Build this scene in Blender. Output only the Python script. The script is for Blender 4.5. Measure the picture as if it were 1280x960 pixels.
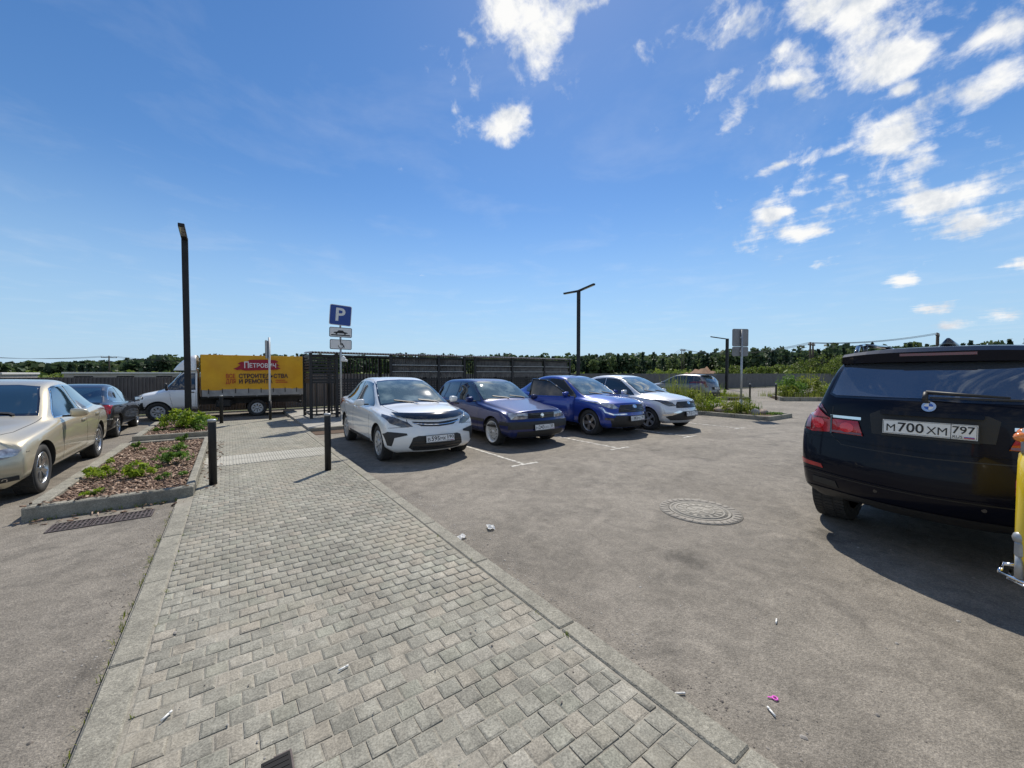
import bpy, bmesh, math, random
import numpy as np
from mathutils import Vector, Matrix
from mathutils.bvhtree import BVHTree
for _o in list(bpy.data.objects): bpy.data.objects.remove(_o)
sc=bpy.context.scene; COL=sc.collection
RN=random.Random(11); NR=np.random.default_rng(11)
rad=math.radians; PI=math.pi
# ------------------------------------------------------------------ camera, sky, sun, exposure
TH=35.5
cd=bpy.data.cameras.new('camera'); cam=bpy.data.objects.new('camera',cd); COL.objects.link(cam); sc.camera=cam
cd.sensor_fit='HORIZONTAL'; cd.sensor_width=36; cd.lens=36*495/1280; cd.clip_start=.05; cd.clip_end=3000
cam.location=(0,0,1.55); cam.rotation_euler=(PI/2-math.atan(13/495),0,rad(-TH))
SUN_AZ=rad(45.0)          # angle from +x towards +y
SUN_EL=rad(52.0)
sd=bpy.data.lights.new('sun','SUN'); sun=bpy.data.objects.new('sun',sd); COL.objects.link(sun)
sd.energy=5.0; sd.angle=rad(.5); sd.color=(1,.94,.84)
_v=Vector((math.cos(SUN_EL)*math.cos(SUN_AZ),math.cos(SUN_EL)*math.sin(SUN_AZ),math.sin(SUN_EL)))
sun.rotation_euler=_v.to_track_quat('Z','Y').to_euler()
sc.view_settings.view_transform='Standard'; sc.view_settings.look='None'
sc.view_settings.exposure=0.0; sc.view_settings.gamma=1
W=bpy.data.worlds.new('World'); sc.world=W; W.use_nodes=True
def build_world():
    nt=W.node_tree; N=nt.nodes; L=nt.links; N.clear()
    out=N.new('ShaderNodeOutputWorld'); bg=N.new('ShaderNodeBackground'); L.new(bg.outputs[0],out.inputs[0])
    sky=N.new('ShaderNodeTexSky'); sky.sky_type='NISHITA'; sky.sun_disc=False
    sky.sun_elevation=SUN_EL; sky.sun_rotation=rad(90)-SUN_AZ
    sky.altitude=200; sky.air_density=1.0; sky.dust_density=.1; sky.ozone_density=1.6
    hs=N.new('ShaderNodeHueSaturation'); hs.inputs['Hue'].default_value=.504; hs.inputs['Saturation'].default_value=1.26; hs.inputs['Value'].default_value=1.24
    L.new(sky.outputs[0],hs.inputs['Color'])
    tc=N.new('ShaderNodeTexCoord'); sep=N.new('ShaderNodeSeparateXYZ'); L.new(tc.outputs['Generated'],sep.inputs[0])
    def M(op,a,b=None,c=None,cl=False):
        n=N.new('ShaderNodeMath'); n.operation=op; n.use_clamp=cl
        for i,v in enumerate((a,b,c)):
            if v is None: continue
            if isinstance(v,(int,float)): n.inputs[i].default_value=v
            else: L.new(v,n.inputs[i])
        return n.outputs[0]
    zc=M('MAXIMUM',sep.outputs[2],.02)
    u=M('DIVIDE',sep.outputs[0],zc); v=M('DIVIDE',sep.outputs[1],zc)
    cb=N.new('ShaderNodeCombineXYZ'); L.new(u,cb.inputs[0]); L.new(v,cb.inputs[1])
    P=cb.outputs[0]
    def noise(scale,detail,rough,off=(0,0,0),dist=0,sx=1,sy=1,rot=0):
        mp=N.new('ShaderNodeMapping'); mp.inputs['Location'].default_value=off; mp.inputs['Scale'].default_value=(sx,sy,1); mp.inputs['Rotation'].default_value=(0,0,rot)
        L.new(P,mp.inputs[0])
        n=N.new('ShaderNodeTexNoise'); n.inputs['Scale'].default_value=scale; n.inputs['Detail'].default_value=detail; n.inputs['Roughness'].default_value=rough; n.inputs['Distortion'].default_value=dist
        L.new(mp.outputs[0],n.inputs['Vector']); return n.outputs[0]
    def dnoise(scale,detail,rough,off,dist=0):
        mp=N.new('ShaderNodeMapping'); mp.inputs['Location'].default_value=off; mp.inputs['Rotation'].default_value=(0,0,0); L.new(tc.outputs['Generated'],mp.inputs[0])
        n=N.new('ShaderNodeTexNoise'); n.inputs['Scale'].default_value=scale; n.inputs['Detail'].default_value=detail; n.inputs['Roughness'].default_value=rough; n.inputs['Distortion'].default_value=dist
        L.new(mp.outputs[0],n.inputs['Vector']); return n.outputs[0]
    n1=M('ADD',M('MULTIPLY',noise(5.0,6,.58,dist=.3,sx=1.2,sy=.8),.35),M('MULTIPLY',dnoise(15,9,.62,(.3,.7,.2),.25),.65))
    # cloud banks of this sky, laid out in the plane of the cloud deck (u,v = offsets per unit of height)
    CL=CLOUDS
    total=None
    for (cu,cv,m0,m1,m2,m3,amp) in CL:
        du=M('SUBTRACT',u,cu); dv=M('SUBTRACT',v,cv)
        a=M('ADD',M('MULTIPLY',du,m0),M('MULTIPLY',dv,m1)); b=M('ADD',M('MULTIPLY',du,m2),M('MULTIPLY',dv,m3))
        d=M('ADD',M('MULTIPLY',a,a),M('MULTIPLY',b,b))
        g=M('MULTIPLY',M('SUBTRACT',1.0,M('SQRT',d)),amp)
        total=g if total is None else M('MAXIMUM',total,g)
    total=M('MAXIMUM',total,-.6)
    # the rest of the sky carries the same scattered clouds
    n2=noise(.9,2,.5,(7.3,2.1,0))
    back=M('SUBTRACT',M('MULTIPLY',n2,2.6),1.02)
    dr=M('ADD',M('MULTIPLY',sep.outputs[0],math.cos(rad(90-TH))),M('MULTIPLY',sep.outputs[1],math.sin(rad(90-TH))))
    back=M('SUBTRACT',back,M('MULTIPLY',M('ADD',dr,.1,cl=True),2.0))
    tot=M('MAXIMUM',total,back)
    den=M('ADD',M('MULTIPLY',tot,1.0),M('MULTIPLY',M('SUBTRACT',n1,.5),4.6))
    rmp=N.new('ShaderNodeMapRange'); rmp.interpolation_type='SMOOTHSTEP'; rmp.inputs['From Min'].default_value=.02; rmp.inputs['From Max'].default_value=1.0
    L.new(den,rmp.inputs[0])
    fade=N.new('ShaderNodeMapRange'); fade.inputs['From Min'].default_value=.02; fade.inputs['From Max'].default_value=.07; L.new(sep.outputs[2],fade.inputs[0])
    cm=M('MULTIPLY',rmp.outputs[0],fade.outputs[0])
    n3=dnoise(17,6,.6,(.1,.2,.5),.2)
    cr=N.new('ShaderNodeValToRGB'); cr.color_ramp.elements[0].position=.3; cr.color_ramp.elements[0].color=(5.9,6.5,7.4,1); cr.color_ramp.elements[1].position=.55; cr.color_ramp.elements[1].color=(9.8,9.8,9.7,1)
    L.new(n3,cr.inputs[0])
    # thin veil
    n4=noise(1.3,6,.6,(1,5,0),dist=.4)
    veil=N.new('ShaderNodeMapRange'); veil.inputs['From Min'].default_value=.5; veil.inputs['From Max'].default_value=.85; veil.inputs['To Max'].default_value=.16; L.new(n4,veil.inputs[0])
    cm2=M('MAXIMUM',cm,M('MULTIPLY',veil.outputs[0],fade.outputs[0]))
    mx=N.new('ShaderNodeMix'); mx.data_type='RGBA'; L.new(cm2,mx.inputs['Factor'])
    hz=N.new('ShaderNodeMapRange'); hz.interpolation_type='SMOOTHSTEP'; hz.inputs['From Min'].default_value=.42; hz.inputs['From Max'].default_value=-.02; hz.inputs['To Max'].default_value=.85; L.new(sep.outputs[2],hz.inputs[0])
    hm=N.new('ShaderNodeMix'); hm.data_type='RGBA'; L.new(hz.outputs[0],hm.inputs['Factor']); L.new(hs.outputs[0],hm.inputs[6]); hm.inputs[7].default_value=(3.8,5.9,8.4,1); L.new(hm.outputs[2],mx.inputs[6]); L.new(cr.outputs[0],mx.inputs[7])
    L.new(mx.outputs[2],bg.inputs['Color']); bg.inputs['Strength'].default_value=.1
CLOUDS=[(1.993,0.247,0.003,-4.298,2.062,-0.518,0.36),
(3.484,0.515,0.200,-1.958,1.200,0.076,0.36),
(1.462,0.484,0.686,-3.411,2.974,1.213,0.38),
(0.806,1.093,-0.192,-3.497,5.556,-0.541,0.45),
(2.526,0.509,0.332,-3.467,2.074,-0.613,0.38),
(3.139,1.136,0.764,-2.484,1.717,0.117,0.36),
(1.560,0.673,1.332,-7.202,4.059,-0.688,0.40),
(0.696,0.891,4.027,-3.764,2.748,2.936,1.15),
(0.907,1.305,-0.203,-4.572,7.464,-1.737,1.05),
(1.397,0.367,0.407,-5.877,4.027,2.625,1.05),
(1.752,0.363,0.093,-6.388,5.435,1.024,1.10),
(1.567,0.563,2.552,-10.050,11.030,7.530,1.00),
(1.595,0.755,0.246,-11.049,10.539,-7.255,1.00),
(1.939,0.354,0.107,-16.430,13.309,-3.713,0.95),
(2.279,0.441,0.438,-5.423,3.607,-1.331,1.10),
(2.178,0.174,-0.261,-6.796,4.680,-0.715,1.15),
(1.861,0.136,-0.626,-9.092,6.896,-0.176,1.10),
(3.367,0.434,0.205,-2.798,2.356,0.142,1.15),
(4.037,0.355,0.145,-3.116,1.918,-0.195,1.15),
(3.344,1.144,1.144,-4.191,2.821,0.617,1.10),
(2.803,1.090,1.619,-4.935,5.057,2.330,0.95),
(2.154,0.818,2.110,-9.806,11.643,-1.878,0.95),
(2.552,0.695,3.603,-15.814,10.644,2.559,0.90),
(5.921,1.054,1.203,-7.454,1.859,0.765,1.10),
(8.764,1.292,0.560,-4.137,1.049,-0.134,1.05),
(12.441,1.471,0.388,-3.601,0.723,-0.186,1.00),
(4.436,1.342,2.204,-8.077,3.815,0.907,0.85),
(0.812,0.773,6.228,-13.900,24.684,18.391,0.80),
(11.046,0.604,0.175,-4.736,0.828,-0.090,0.70),
(2.230,0.638,1.215,-8.025,10.650,-0.919,0.70),
(5.860,0.294,0.121,-5.773,1.743,-0.972,0.90),
(0.595,1.060,22.396,-19.632,9.339,29.774,0.65),
]
build_world()
# ------------------------------------------------------------------ materials
MATS={}
def mat(name,col,rough=.5,metal=0.,col2=None,scale=8.,detail=5,bump=0.,bscale=None,coat=0.,coords='Object',thr=None,spec=None,trans=0.,emit=None,flake=False):
    if name in MATS: return MATS[name]
    m=bpy.data.materials.new(name); m.use_nodes=True; nt=m.node_tree; N=nt.nodes; L=nt.links; b=N['Principled BSDF']
    b.inputs['Base Color'].default_value=(*col,1); b.inputs['Roughness'].default_value=rough; b.inputs['Metallic'].default_value=metal
    if coat: b.inputs['Coat Weight'].default_value=coat; b.inputs['Coat Roughness'].default_value=.04
    if spec is not None: b.inputs['Specular IOR Level'].default_value=spec
    if trans: b.inputs['Transmission Weight'].default_value=trans
    if emit: b.inputs['Emission Color'].default_value=(*emit,1)
    if col2 is not None or bump:
        tc=N.new('ShaderNodeTexCoord')
    if col2 is not None:
        n=N.new('ShaderNodeTexNoise'); n.inputs['Scale'].default_value=scale; n.inputs['Detail'].default_value=detail; n.inputs['Roughness'].default_value=.6
        L.new(tc.outputs[coords],n.inputs['Vector'])
        r=N.new('ShaderNodeValToRGB'); t=thr or (.35,.65)
        r.color_ramp.elements[0].position=t[0]; r.color_ramp.elements[1].position=t[1]
        r.color_ramp.elements[0].color=(*col,1); r.color_ramp.elements[1].color=(*col2,1)
        L.new(n.outputs[0],r.inputs[0]); L.new(r.outputs[0],b.inputs['Base Color'])
    if bump:
        n=N.new('ShaderNodeTexNoise'); n.inputs['Scale'].default_value=bscale or scale*4; n.inputs['Detail'].default_value=4
        L.new(tc.outputs[coords],n.inputs['Vector'])
        bp=N.new('ShaderNodeBump'); bp.inputs['Strength'].default_value=bump; bp.inputs['Distance'].default_value=.01
        L.new(n.outputs[0],bp.inputs['Height']); L.new(bp.outputs[0],b.inputs['Normal'])
    MATS[name]=m; return m
def paint(name,col,metal=.35,rough=.38,dust=.10):
    """car paint: coloured base under clear coat, a faint film of road dust that is thicker low down the body"""
    if name in MATS: return MATS[name]
    m=mat(name,col,rough,metal,coat=1.0); nt=m.node_tree; N=nt.nodes; L=nt.links; b=N['Principled BSDF']
    tc=N.new('ShaderNodeTexCoord'); n=N.new('ShaderNodeTexNoise'); n.inputs['Scale'].default_value=3.5; n.inputs['Detail'].default_value=6; L.new(tc.outputs['Object'],n.inputs['Vector'])
    sp=N.new('ShaderNodeSeparateXYZ'); L.new(tc.outputs['Object'],sp.inputs[0])
    mr=N.new('ShaderNodeMapRange'); mr.inputs['From Min'].default_value=.75; mr.inputs['From Max'].default_value=.15; mr.inputs['To Min'].default_value=.25; mr.inputs['To Max'].default_value=1.; L.new(sp.outputs[2],mr.inputs[0])
    mu=N.new('ShaderNodeMath'); mu.operation='MULTIPLY'; L.new(n.outputs[0],mu.inputs[0]); L.new(mr.outputs[0],mu.inputs[1])
    m2=N.new('ShaderNodeMath'); m2.operation='MULTIPLY'; m2.inputs[1].default_value=dust*2; L.new(mu.outputs[0],m2.inputs[0])
    mx=N.new('ShaderNodeMix'); mx.data_type='RGBA'; mx.inputs[6].default_value=(*col,1); mx.inputs[7].default_value=(.30,.27,.23,1); L.new(m2.outputs[0],mx.inputs['Factor']); L.new(mx.outputs[2],b.inputs['Base Color'])
    m3=N.new('ShaderNodeMath'); m3.operation='MULTIPLY_ADD'; m3.inputs[1].default_value=.25; m3.inputs[2].default_value=.03; L.new(m2.outputs[0],m3.inputs[0]); L.new(m3.outputs[0],b.inputs['Coat Roughness'])
    return m
def K():
    mat('black_plastic',(.018,.018,.019),.55,col2=(.03,.03,.03),scale=30)
    mat('gloss_black',(.008,.008,.01),.12,coat=1)
    mat('rubber',(.022,.022,.022),.8,col2=(.045,.042,.038),scale=12,bump=.2,bscale=60)
    mat('alloy',(.62,.63,.64),.3,1.0,col2=(.5,.5,.5),scale=6)
    mat('white_alloy',(.75,.75,.73),.35,.3)
    mat('steel_cover',(.45,.46,.47),.4,.6)
    mat('wheel_dark',(.02,.02,.02),.6)
    mat('chrome',(.8,.8,.8),.08,1.)
    mat('red_lens',(.55,.012,.018),.12,coat=.8,col2=(.30,.006,.010),scale=9)
    mat('bright_red_lens',(.80,.02,.03),.1,coat=1)
    mat('dark_red_lens',(.14,.006,.012),.1,coat=1)
    mat('orange_lens',(.8,.22,.02),.15,coat=1)
    mat('clear_lens',(.62,.63,.64),.08,.45,col2=(.20,.20,.22),scale=14,coat=1)
    mat('smoked_lens',(.10,.10,.105),.06,.3,col2=(.03,.03,.035),scale=12,coat=1)
    mat('plate_white',(.78,.78,.76),.35); mat('plate_black',(.012,.012,.012),.5)
    mat('flag_blue',(.03,.09,.45),.5); mat('flag_red',(.55,.03,.03),.5)
    mat('wire',(.02,.02,.02),.6)
    mat('galvanised',(.42,.43,.43),.45,.6,col2=(.33,.34,.34),scale=20)
    mat('white_metal',(.72,.72,.70),.45)
    mat('black_steel',(.009,.009,.010),.5,.0,col2=(.017,.017,.018),scale=7,spec=.35)
K()
def glass_mat(name,col,rough=.03):
    m=mat(name,col,rough,0,coat=1.,spec=.9); return m
glass_mat('tint_glass',(.008,.012,.014)); 
m_ws=mat('windscreen_glass',(.05,.085,.085),.04,0,col2=(.26,.33,.31),scale=2.6,detail=3,coat=1,spec=.9,thr=(.45,.8))  # pale patches: sunlit cabin behind the pane painted into the glass colour
mat('film_glass',(.20,.22,.245),.03,.75,coat=.6)
glass_mat('blue_glass',(.012,.03,.045))
# ------------------------------------------------------------------ object helpers
def link(name,me,parent=None,m=None,kind=None):
    o=bpy.data.objects.new(name,me); COL.objects.link(o)
    if parent is not None: o.parent=parent
    if m is not None and me is not None:
        if len(me.materials): me.materials.clear()
        for x in (m if isinstance(m,(list,tuple)) else [m]): me.materials.append(MATS[x] if isinstance(x,str) else x)
    if kind: o['kind']=kind
    return o
def tag(o,label=None,cat=None,group=None,kind=None):
    if label: o['label']=label
    if cat: o['category']=cat
    if group: o['group']=group
    if kind: o['kind']=kind
    return o
def empty(name,loc,rz=0,label=None,cat=None,group=None):
    o=bpy.data.objects.new(name,None); COL.objects.link(o); o.location=loc; o.rotation_euler=(0,0,rz); o.empty_display_size=.2
    return tag(o,label,cat,group)
def copy_tree(o,parent=None,depth=0):
    c=o.copy(); COL.objects.link(c)
    if parent is not None: c.parent=parent
    for ch in list(o.children): copy_tree(ch,c)
    return c
class MB:
    def __init__(s): s.bm=bmesh.new()
    def face(s,pts,mi=0):
        f=s.bm.faces.new([s.bm.verts.new(p) for p in pts]); f.material_index=mi; return f
    def box(s,x0,x1,y0,y1,z0,z1,mi=0,M=None,bev=0):
        c=[(x,y,z) for z in (z0,z1) for y in (y0,y1) for x in (x0,x1)]
        vs=[s.bm.verts.new(M@Vector(p) if M else p) for p in c]
        fs=[]
        for q in ((0,2,3,1),(4,5,7,6),(0,1,5,4),(2,6,7,3),(0,4,6,2),(1,3,7,5)):
            f=s.bm.faces.new([vs[i] for i in q]); f.material_index=mi; fs.append(f)
        if bev:
            es=list({e for f in fs for e in f.edges}); bmesh.ops.bevel(s.bm,geom=es,offset=bev,segments=1,affect='EDGES',profile=.5)
        return s
    def tube(s,p,q,r,r2=None,n=10,mi=0,caps=True):
        p=Vector(p); q=Vector(q); r2=r if r2 is None else r2; d=(q-p).normalized()
        a=d.orthogonal().normalized(); b=d.cross(a)
        A=[s.bm.verts.new(p+(a*math.cos(t)+b*math.sin(t))*r) for t in [2*PI*i/n for i in range(n)]]
        B=[s.bm.verts.new(q+(a*math.cos(t)+b*math.sin(t))*r2) for t in [2*PI*i/n for i in range(n)]]
        for i in range(n):
            f=s.bm.faces.new([A[i],A[(i+1)%n],B[(i+1)%n],B[i]]); f.material_index=mi; f.smooth=True
        if caps:
            for ring in (A[::-1],B): f=s.bm.faces.new(ring); f.material_index=mi
        return s
    def path(s,pts,r,n=8,mi=0):
        for a,b in zip(pts[:-1],pts[1:]): s.tube(a,b,r,n=n,mi=mi)
        return s
    def lathe(s,prof,n=28,axis='z',mi=0,c=(0,0,0),close=False,caps=True):
        rings=[]
        for r,h in prof:
            ring=[]
            for i in range(n):
                t=2*PI*i/n
                p=(r*math.cos(t),r*math.sin(t),h) if axis=='z' else (r*math.cos(t),h,r*math.sin(t))
                ring.append(s.bm.verts.new(Vector(p)+Vector(c)))
            rings.append(ring)
        pr=list(zip(rings[:-1],rings[1:]))
        if close: pr.append((rings[-1],rings[0]))
        for A,B in pr:
            for i in range(n):
                f=s.bm.faces.new([A[i],A[(i+1)%n],B[(i+1)%n],B[i]]); f.smooth=True; f.material_index=mi
        if not close and caps:
            for ring,rv in ((rings[0],True),(rings[-1],False)):
                if prof[0 if rv else -1][0]>1e-4:
                    f=s.bm.faces.new(ring[::-1] if rv else ring); f.material_index=mi
        return s
    def prism(s,poly,z0,z1,mi=0,M=None):
        A=[s.bm.verts.new(M@Vector((x,y,z0)) if M else (x,y,z0)) for x,y in poly]; B=[s.bm.verts.new(M@Vector((x,y,z1)) if M else (x,y,z1)) for x,y in poly]
        n=len(poly)
        for i in range(n): s.bm.faces.new([A[i],A[(i+1)%n],B[(i+1)%n],B[i]]).material_index=mi
        s.bm.faces.new(A[::-1]).material_index=mi; s.bm.faces.new(B).material_index=mi
        return s
    def ball(s,c,r,sx=1,sy=1,sz=1,sub=2,mi=0,jit=0):
        g=bmesh.ops.create_icosphere(s.bm,subdivisions=sub,radius=1)
        for v in g['verts']:
            k=1+(RN.uniform(-jit,jit) if jit else 0)
            v.co=Vector((v.co.x*r*sx*k,v.co.y*r*sy*k,v.co.z*r*sz*k))+Vector(c)
        for f in {f for v in g['verts'] for f in v.link_faces}: f.smooth=True; f.material_index=mi
        return s
    def mesh(s,name,norm=True):
        if norm: bmesh.ops.recalc_face_normals(s.bm,faces=s.bm.faces[:])
        me=bpy.data.meshes.new(name); s.bm.to_mesh(me); s.bm.free(); return me
    def obj(s,name,m,parent=None,kind=None,loc=None,norm=True):
        o=link(name,s.mesh(name,norm),parent,m,kind)
        if loc: o.location=loc
        return o
_txt={}
def text_obj(s,center,right,up,w,h,m,parent,name='lettering',depth=.0015,bold=.0):
    key=(s,bold)
    if key not in _txt:
        cu=bpy.data.curves.new('lettering','FONT'); cu.body=s; cu.extrude=.01; cu.offset=bold; cu.resolution_u=3
        o=bpy.data.objects.new('tmp',cu); COL.objects.link(o); bpy.context.view_layer.update()
        dg=bpy.context.evaluated_depsgraph_get(); me=bpy.data.meshes.new_from_object(o.evaluated_get(dg)); bpy.data.objects.remove(o)
        _txt[key]=me
    me=_txt[key].copy()
    n=len(me.vertices); co=np.empty(n*3,dtype=np.float32); me.vertices.foreach_get('co',co); co=co.reshape(-1,3)
    mn=co.min(0); mx=co.max(0)
    q=(co-(mn+mx)/2)/np.maximum(mx-mn,1e-6)
    R=np.array(right,float); U=np.array(up,float); Nn=np.cross(R,U)
    p=np.array(center,float)+q[:,:1]*w*R+q[:,1:2]*h*U+q[:,2:3]*depth*Nn
    me.vertices.foreach_set('co',p.astype(np.float32).ravel()); me.update()
    return link(name,me,parent,m)
def quads(verts,faces,name,m,parent=None,kind=None,attr=None,smooth=False):
    me=bpy.data.meshes.new(name); verts=np.asarray(verts,dtype=np.float32); faces=np.asarray(faces,dtype=np.int32); k=faces.shape[1]
    me.vertices.add(len(verts)); me.vertices.foreach_set('co',verts.ravel())
    me.loops.add(faces.size); me.loops.foreach_set('vertex_index',faces.ravel())
    me.polygons.add(len(faces)); me.polygons.foreach_set('loop_start',np.arange(0,faces.size,k,dtype=np.int32)); me.polygons.foreach_set('loop_total',np.full(len(faces),k,dtype=np.int32))
    me.update(calc_edges=True); me.validate()
    if attr is not None:
        a=me.attributes.new('rnd','FLOAT','FACE'); a.data.foreach_set('value',np.asarray(attr,dtype=np.float32))
    if smooth: me.polygons.foreach_set('use_smooth',np.ones(len(faces),dtype=bool))
    return link(name,me,parent,m,kind)
# ------------------------------------------------------------------ ground materials
def ground_mat(name,base,alt,stain,fine,far=None,bump=.5,contrast=.5):
    m=bpy.data.materials.new(name); m.use_nodes=True; MATS[name]=m; nt=m.node_tree; N=nt.nodes; L=nt.links; b=N['Principled BSDF']
    tc=N.new('ShaderNodeTexCoord'); co=tc.outputs['Object']
    def noise(s,d=6,r=.6,dist=0,sx=1,sy=1):
        mp=N.new('ShaderNodeMapping'); mp.inputs['Scale'].default_value=(sx,sy,1); L.new(co,mp.inputs[0])
        n=N.new('ShaderNodeTexNoise'); n.inputs['Scale'].default_value=s; n.inputs['Detail'].default_value=d; n.inputs['Roughness'].default_value=r; n.inputs['Distortion'].default_value=dist; L.new(mp.outputs[0],n.inputs['Vector']); return n.outputs[0]
    def ramp(v,p0,c0,p1,c1):
        r=N.new('ShaderNodeValToRGB'); r.color_ramp.elements[0].position=p0; r.color_ramp.elements[1].position=p1; r.color_ramp.elements[0].color=(*c0,1); r.color_ramp.elements[1].color=(*c1,1); L.new(v,r.inputs[0]); return r.outputs[0]
    def mix(f,a,bb,mode='MIX'):
        x=N.new('ShaderNodeMix'); x.data_type='RGBA'; x.blend_type=mode
        if isinstance(f,float): x.inputs['Factor'].default_value=f
        else: L.new(f,x.inputs['Factor'])
        for i,v in ((6,a),(7,bb)):
            if isinstance(v,tuple): x.inputs[i].default_value=(*v,1)
            else: L.new(v,x.inputs[i])
        return x.outputs[2]
    c=ramp(noise(.55,7,.62,.3),.36,base,.64,alt)
    c=mix(ramp(noise(1.7,8,.7,.6),.54,(0,0,0),.72,(.85,.85,.85)),c,stain)
    c=mix(ramp(noise(2.6,6,.75,.4,1,.35),.66,(0,0,0),.8,(.5,.5,.5)),c,tuple(min(1,x*1.5) for x in base))
    g=noise(170,2,.6); c=mix(.55,c,ramp(g,.3,tuple(x*.45 for x in fine),.72,tuple(x*1.65 for x in fine)),'OVERLAY') if False else mix(ramp(g,.52,(0,0,0),.72,(.5,.5,.5)),c,fine)
    v=N.new('ShaderNodeTexVoronoi'); v.inputs['Scale'].default_value=85; L.new(co,v.inputs['Vector'])
    c=mix(ramp(v.outputs['Distance'],.0,(.30,.30,.30),.55,(0,0,0)),c,tuple(x*.55 for x in base))
    # mid-size mottling, dark spots and pale scuffs
    def scale(c,src,f0,f1,a,bb):
        mr=N.new('ShaderNodeMapRange'); mr.inputs['From Min'].default_value=f0; mr.inputs['From Max'].default_value=f1; mr.inputs['To Min'].default_value=a; mr.inputs['To Max'].default_value=bb; L.new(src,mr.inputs[0])
        x=N.new('ShaderNodeVectorMath'); x.operation='SCALE'; L.new(c,x.inputs[0]); L.new(mr.outputs[0],x.inputs['Scale']); return x.outputs[0]
    k=contrast
    c=scale(c,noise(5.5,9,.74,.7),.32,.68,1-.36*k,1+.26*k)
    c=scale(c,noise(38,4,.6),.3,.7,1-.22*k,1+.20*k); c=scale(c,noise(95,3,.7),.32,.68,1-.30*k,1+.34*k); c=scale(c,noise(260,2,.6),.32,.68,1-.30*k,1+.34*k)
    c=scale(c,noise(1.1,5,.6,1.2),.62,.76,1.,1-.28*k)
    c=scale(c,noise(.9,9,.8,2.2,.5,2.0),.60,.70,1.,1+.34*k)
    if contrast>.7:
        ov=N.new('ShaderNodeTexVoronoi'); ov.inputs['Scale'].default_value=.62; L.new(co,ov.inputs['Vector'])
        od=N.new('ShaderNodeMath'); od.operation='MULTIPLY_ADD'; od.inputs[1].default_value=.34; L.new(noise(7,5,.65),od.inputs[0]); L.new(ov.outputs['Distance'],od.inputs[2])
        c=scale(c,od.outputs[0],.20,.31,.52,1.)
        ov2=N.new('ShaderNodeTexVoronoi'); ov2.inputs['Scale'].default_value=3.1; L.new(co,ov2.inputs['Vector'])
        od2=N.new('ShaderNodeMath'); od2.operation='MULTIPLY_ADD'; od2.inputs[1].default_value=.4; L.new(noise(23,4,.65),od2.inputs[0]); L.new(ov2.outputs['Distance'],od2.inputs[2])
        c=scale(c,od2.outputs[0],.23,.30,.66,1.)
        wv=N.new('ShaderNodeTexWave'); wv.wave_type='RINGS'; wv.rings_direction='Z'; wv.inputs['Scale'].default_value=.42; wv.inputs['Distortion'].default_value=2.2; wv.inputs['Detail'].default_value=3; wv.inputs['Detail Scale'].default_value=.5
        mp=N.new('ShaderNodeMapping'); mp.inputs['Location'].default_value=(-9,7,0); L.new(co,mp.inputs[0]); L.new(mp.outputs[0],wv.inputs['Vector'])
        tm=N.new('ShaderNodeMath'); tm.operation='MULTIPLY'; L.new(wv.outputs['Fac'],tm.inputs[0]); L.new(noise(.6,5,.6,1.0),tm.inputs[1])
        c=scale(c,tm.outputs[0],.44,.62,1.,.84)
    L.new(c,b.inputs['Base Color']); b.inputs['Roughness'].default_value=.82; b.inputs['Specular IOR Level'].default_value=.3
    bp=N.new('ShaderNodeBump'); bp.inputs['Strength'].default_value=bump; bp.inputs['Distance'].default_value=.004
    ad=N.new('ShaderNodeMath'); ad.operation='ADD'; L.new(g,ad.inputs[0]); L.new(v.outputs['Distance'],ad.inputs[1]); L.new(ad.outputs[0],bp.inputs['Height']); L.new(bp.outputs[0],b.inputs['Normal'])
    return m
ground_mat('asphalt',(.168,.149,.122),(.236,.211,.175),(.100,.090,.076),(.37,.333,.28),contrast=.85,bump=.8)
ground_mat('concrete',(.30,.285,.25),(.36,.345,.305),(.24,.22,.19),(.45,.43,.38),bump=.3)
ground_mat('kerb_granite',(.232,.218,.176),(.288,.272,.222),(.165,.153,.125),(.40,.38,.32),bump=.5,contrast=.8)
ground_mat('joint_sand',(.22,.20,.16),(.36,.335,.28),(.15,.135,.11),(.33,.31,.26),bump=.4)
ground_mat('field',(.07,.085,.025),(.12,.11,.045),(.055,.06,.02),(.16,.15,.06))
ground_mat('soil',(.075,.045,.028),(.11,.07,.045),(.05,.032,.02),(.16,.11,.07))
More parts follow.
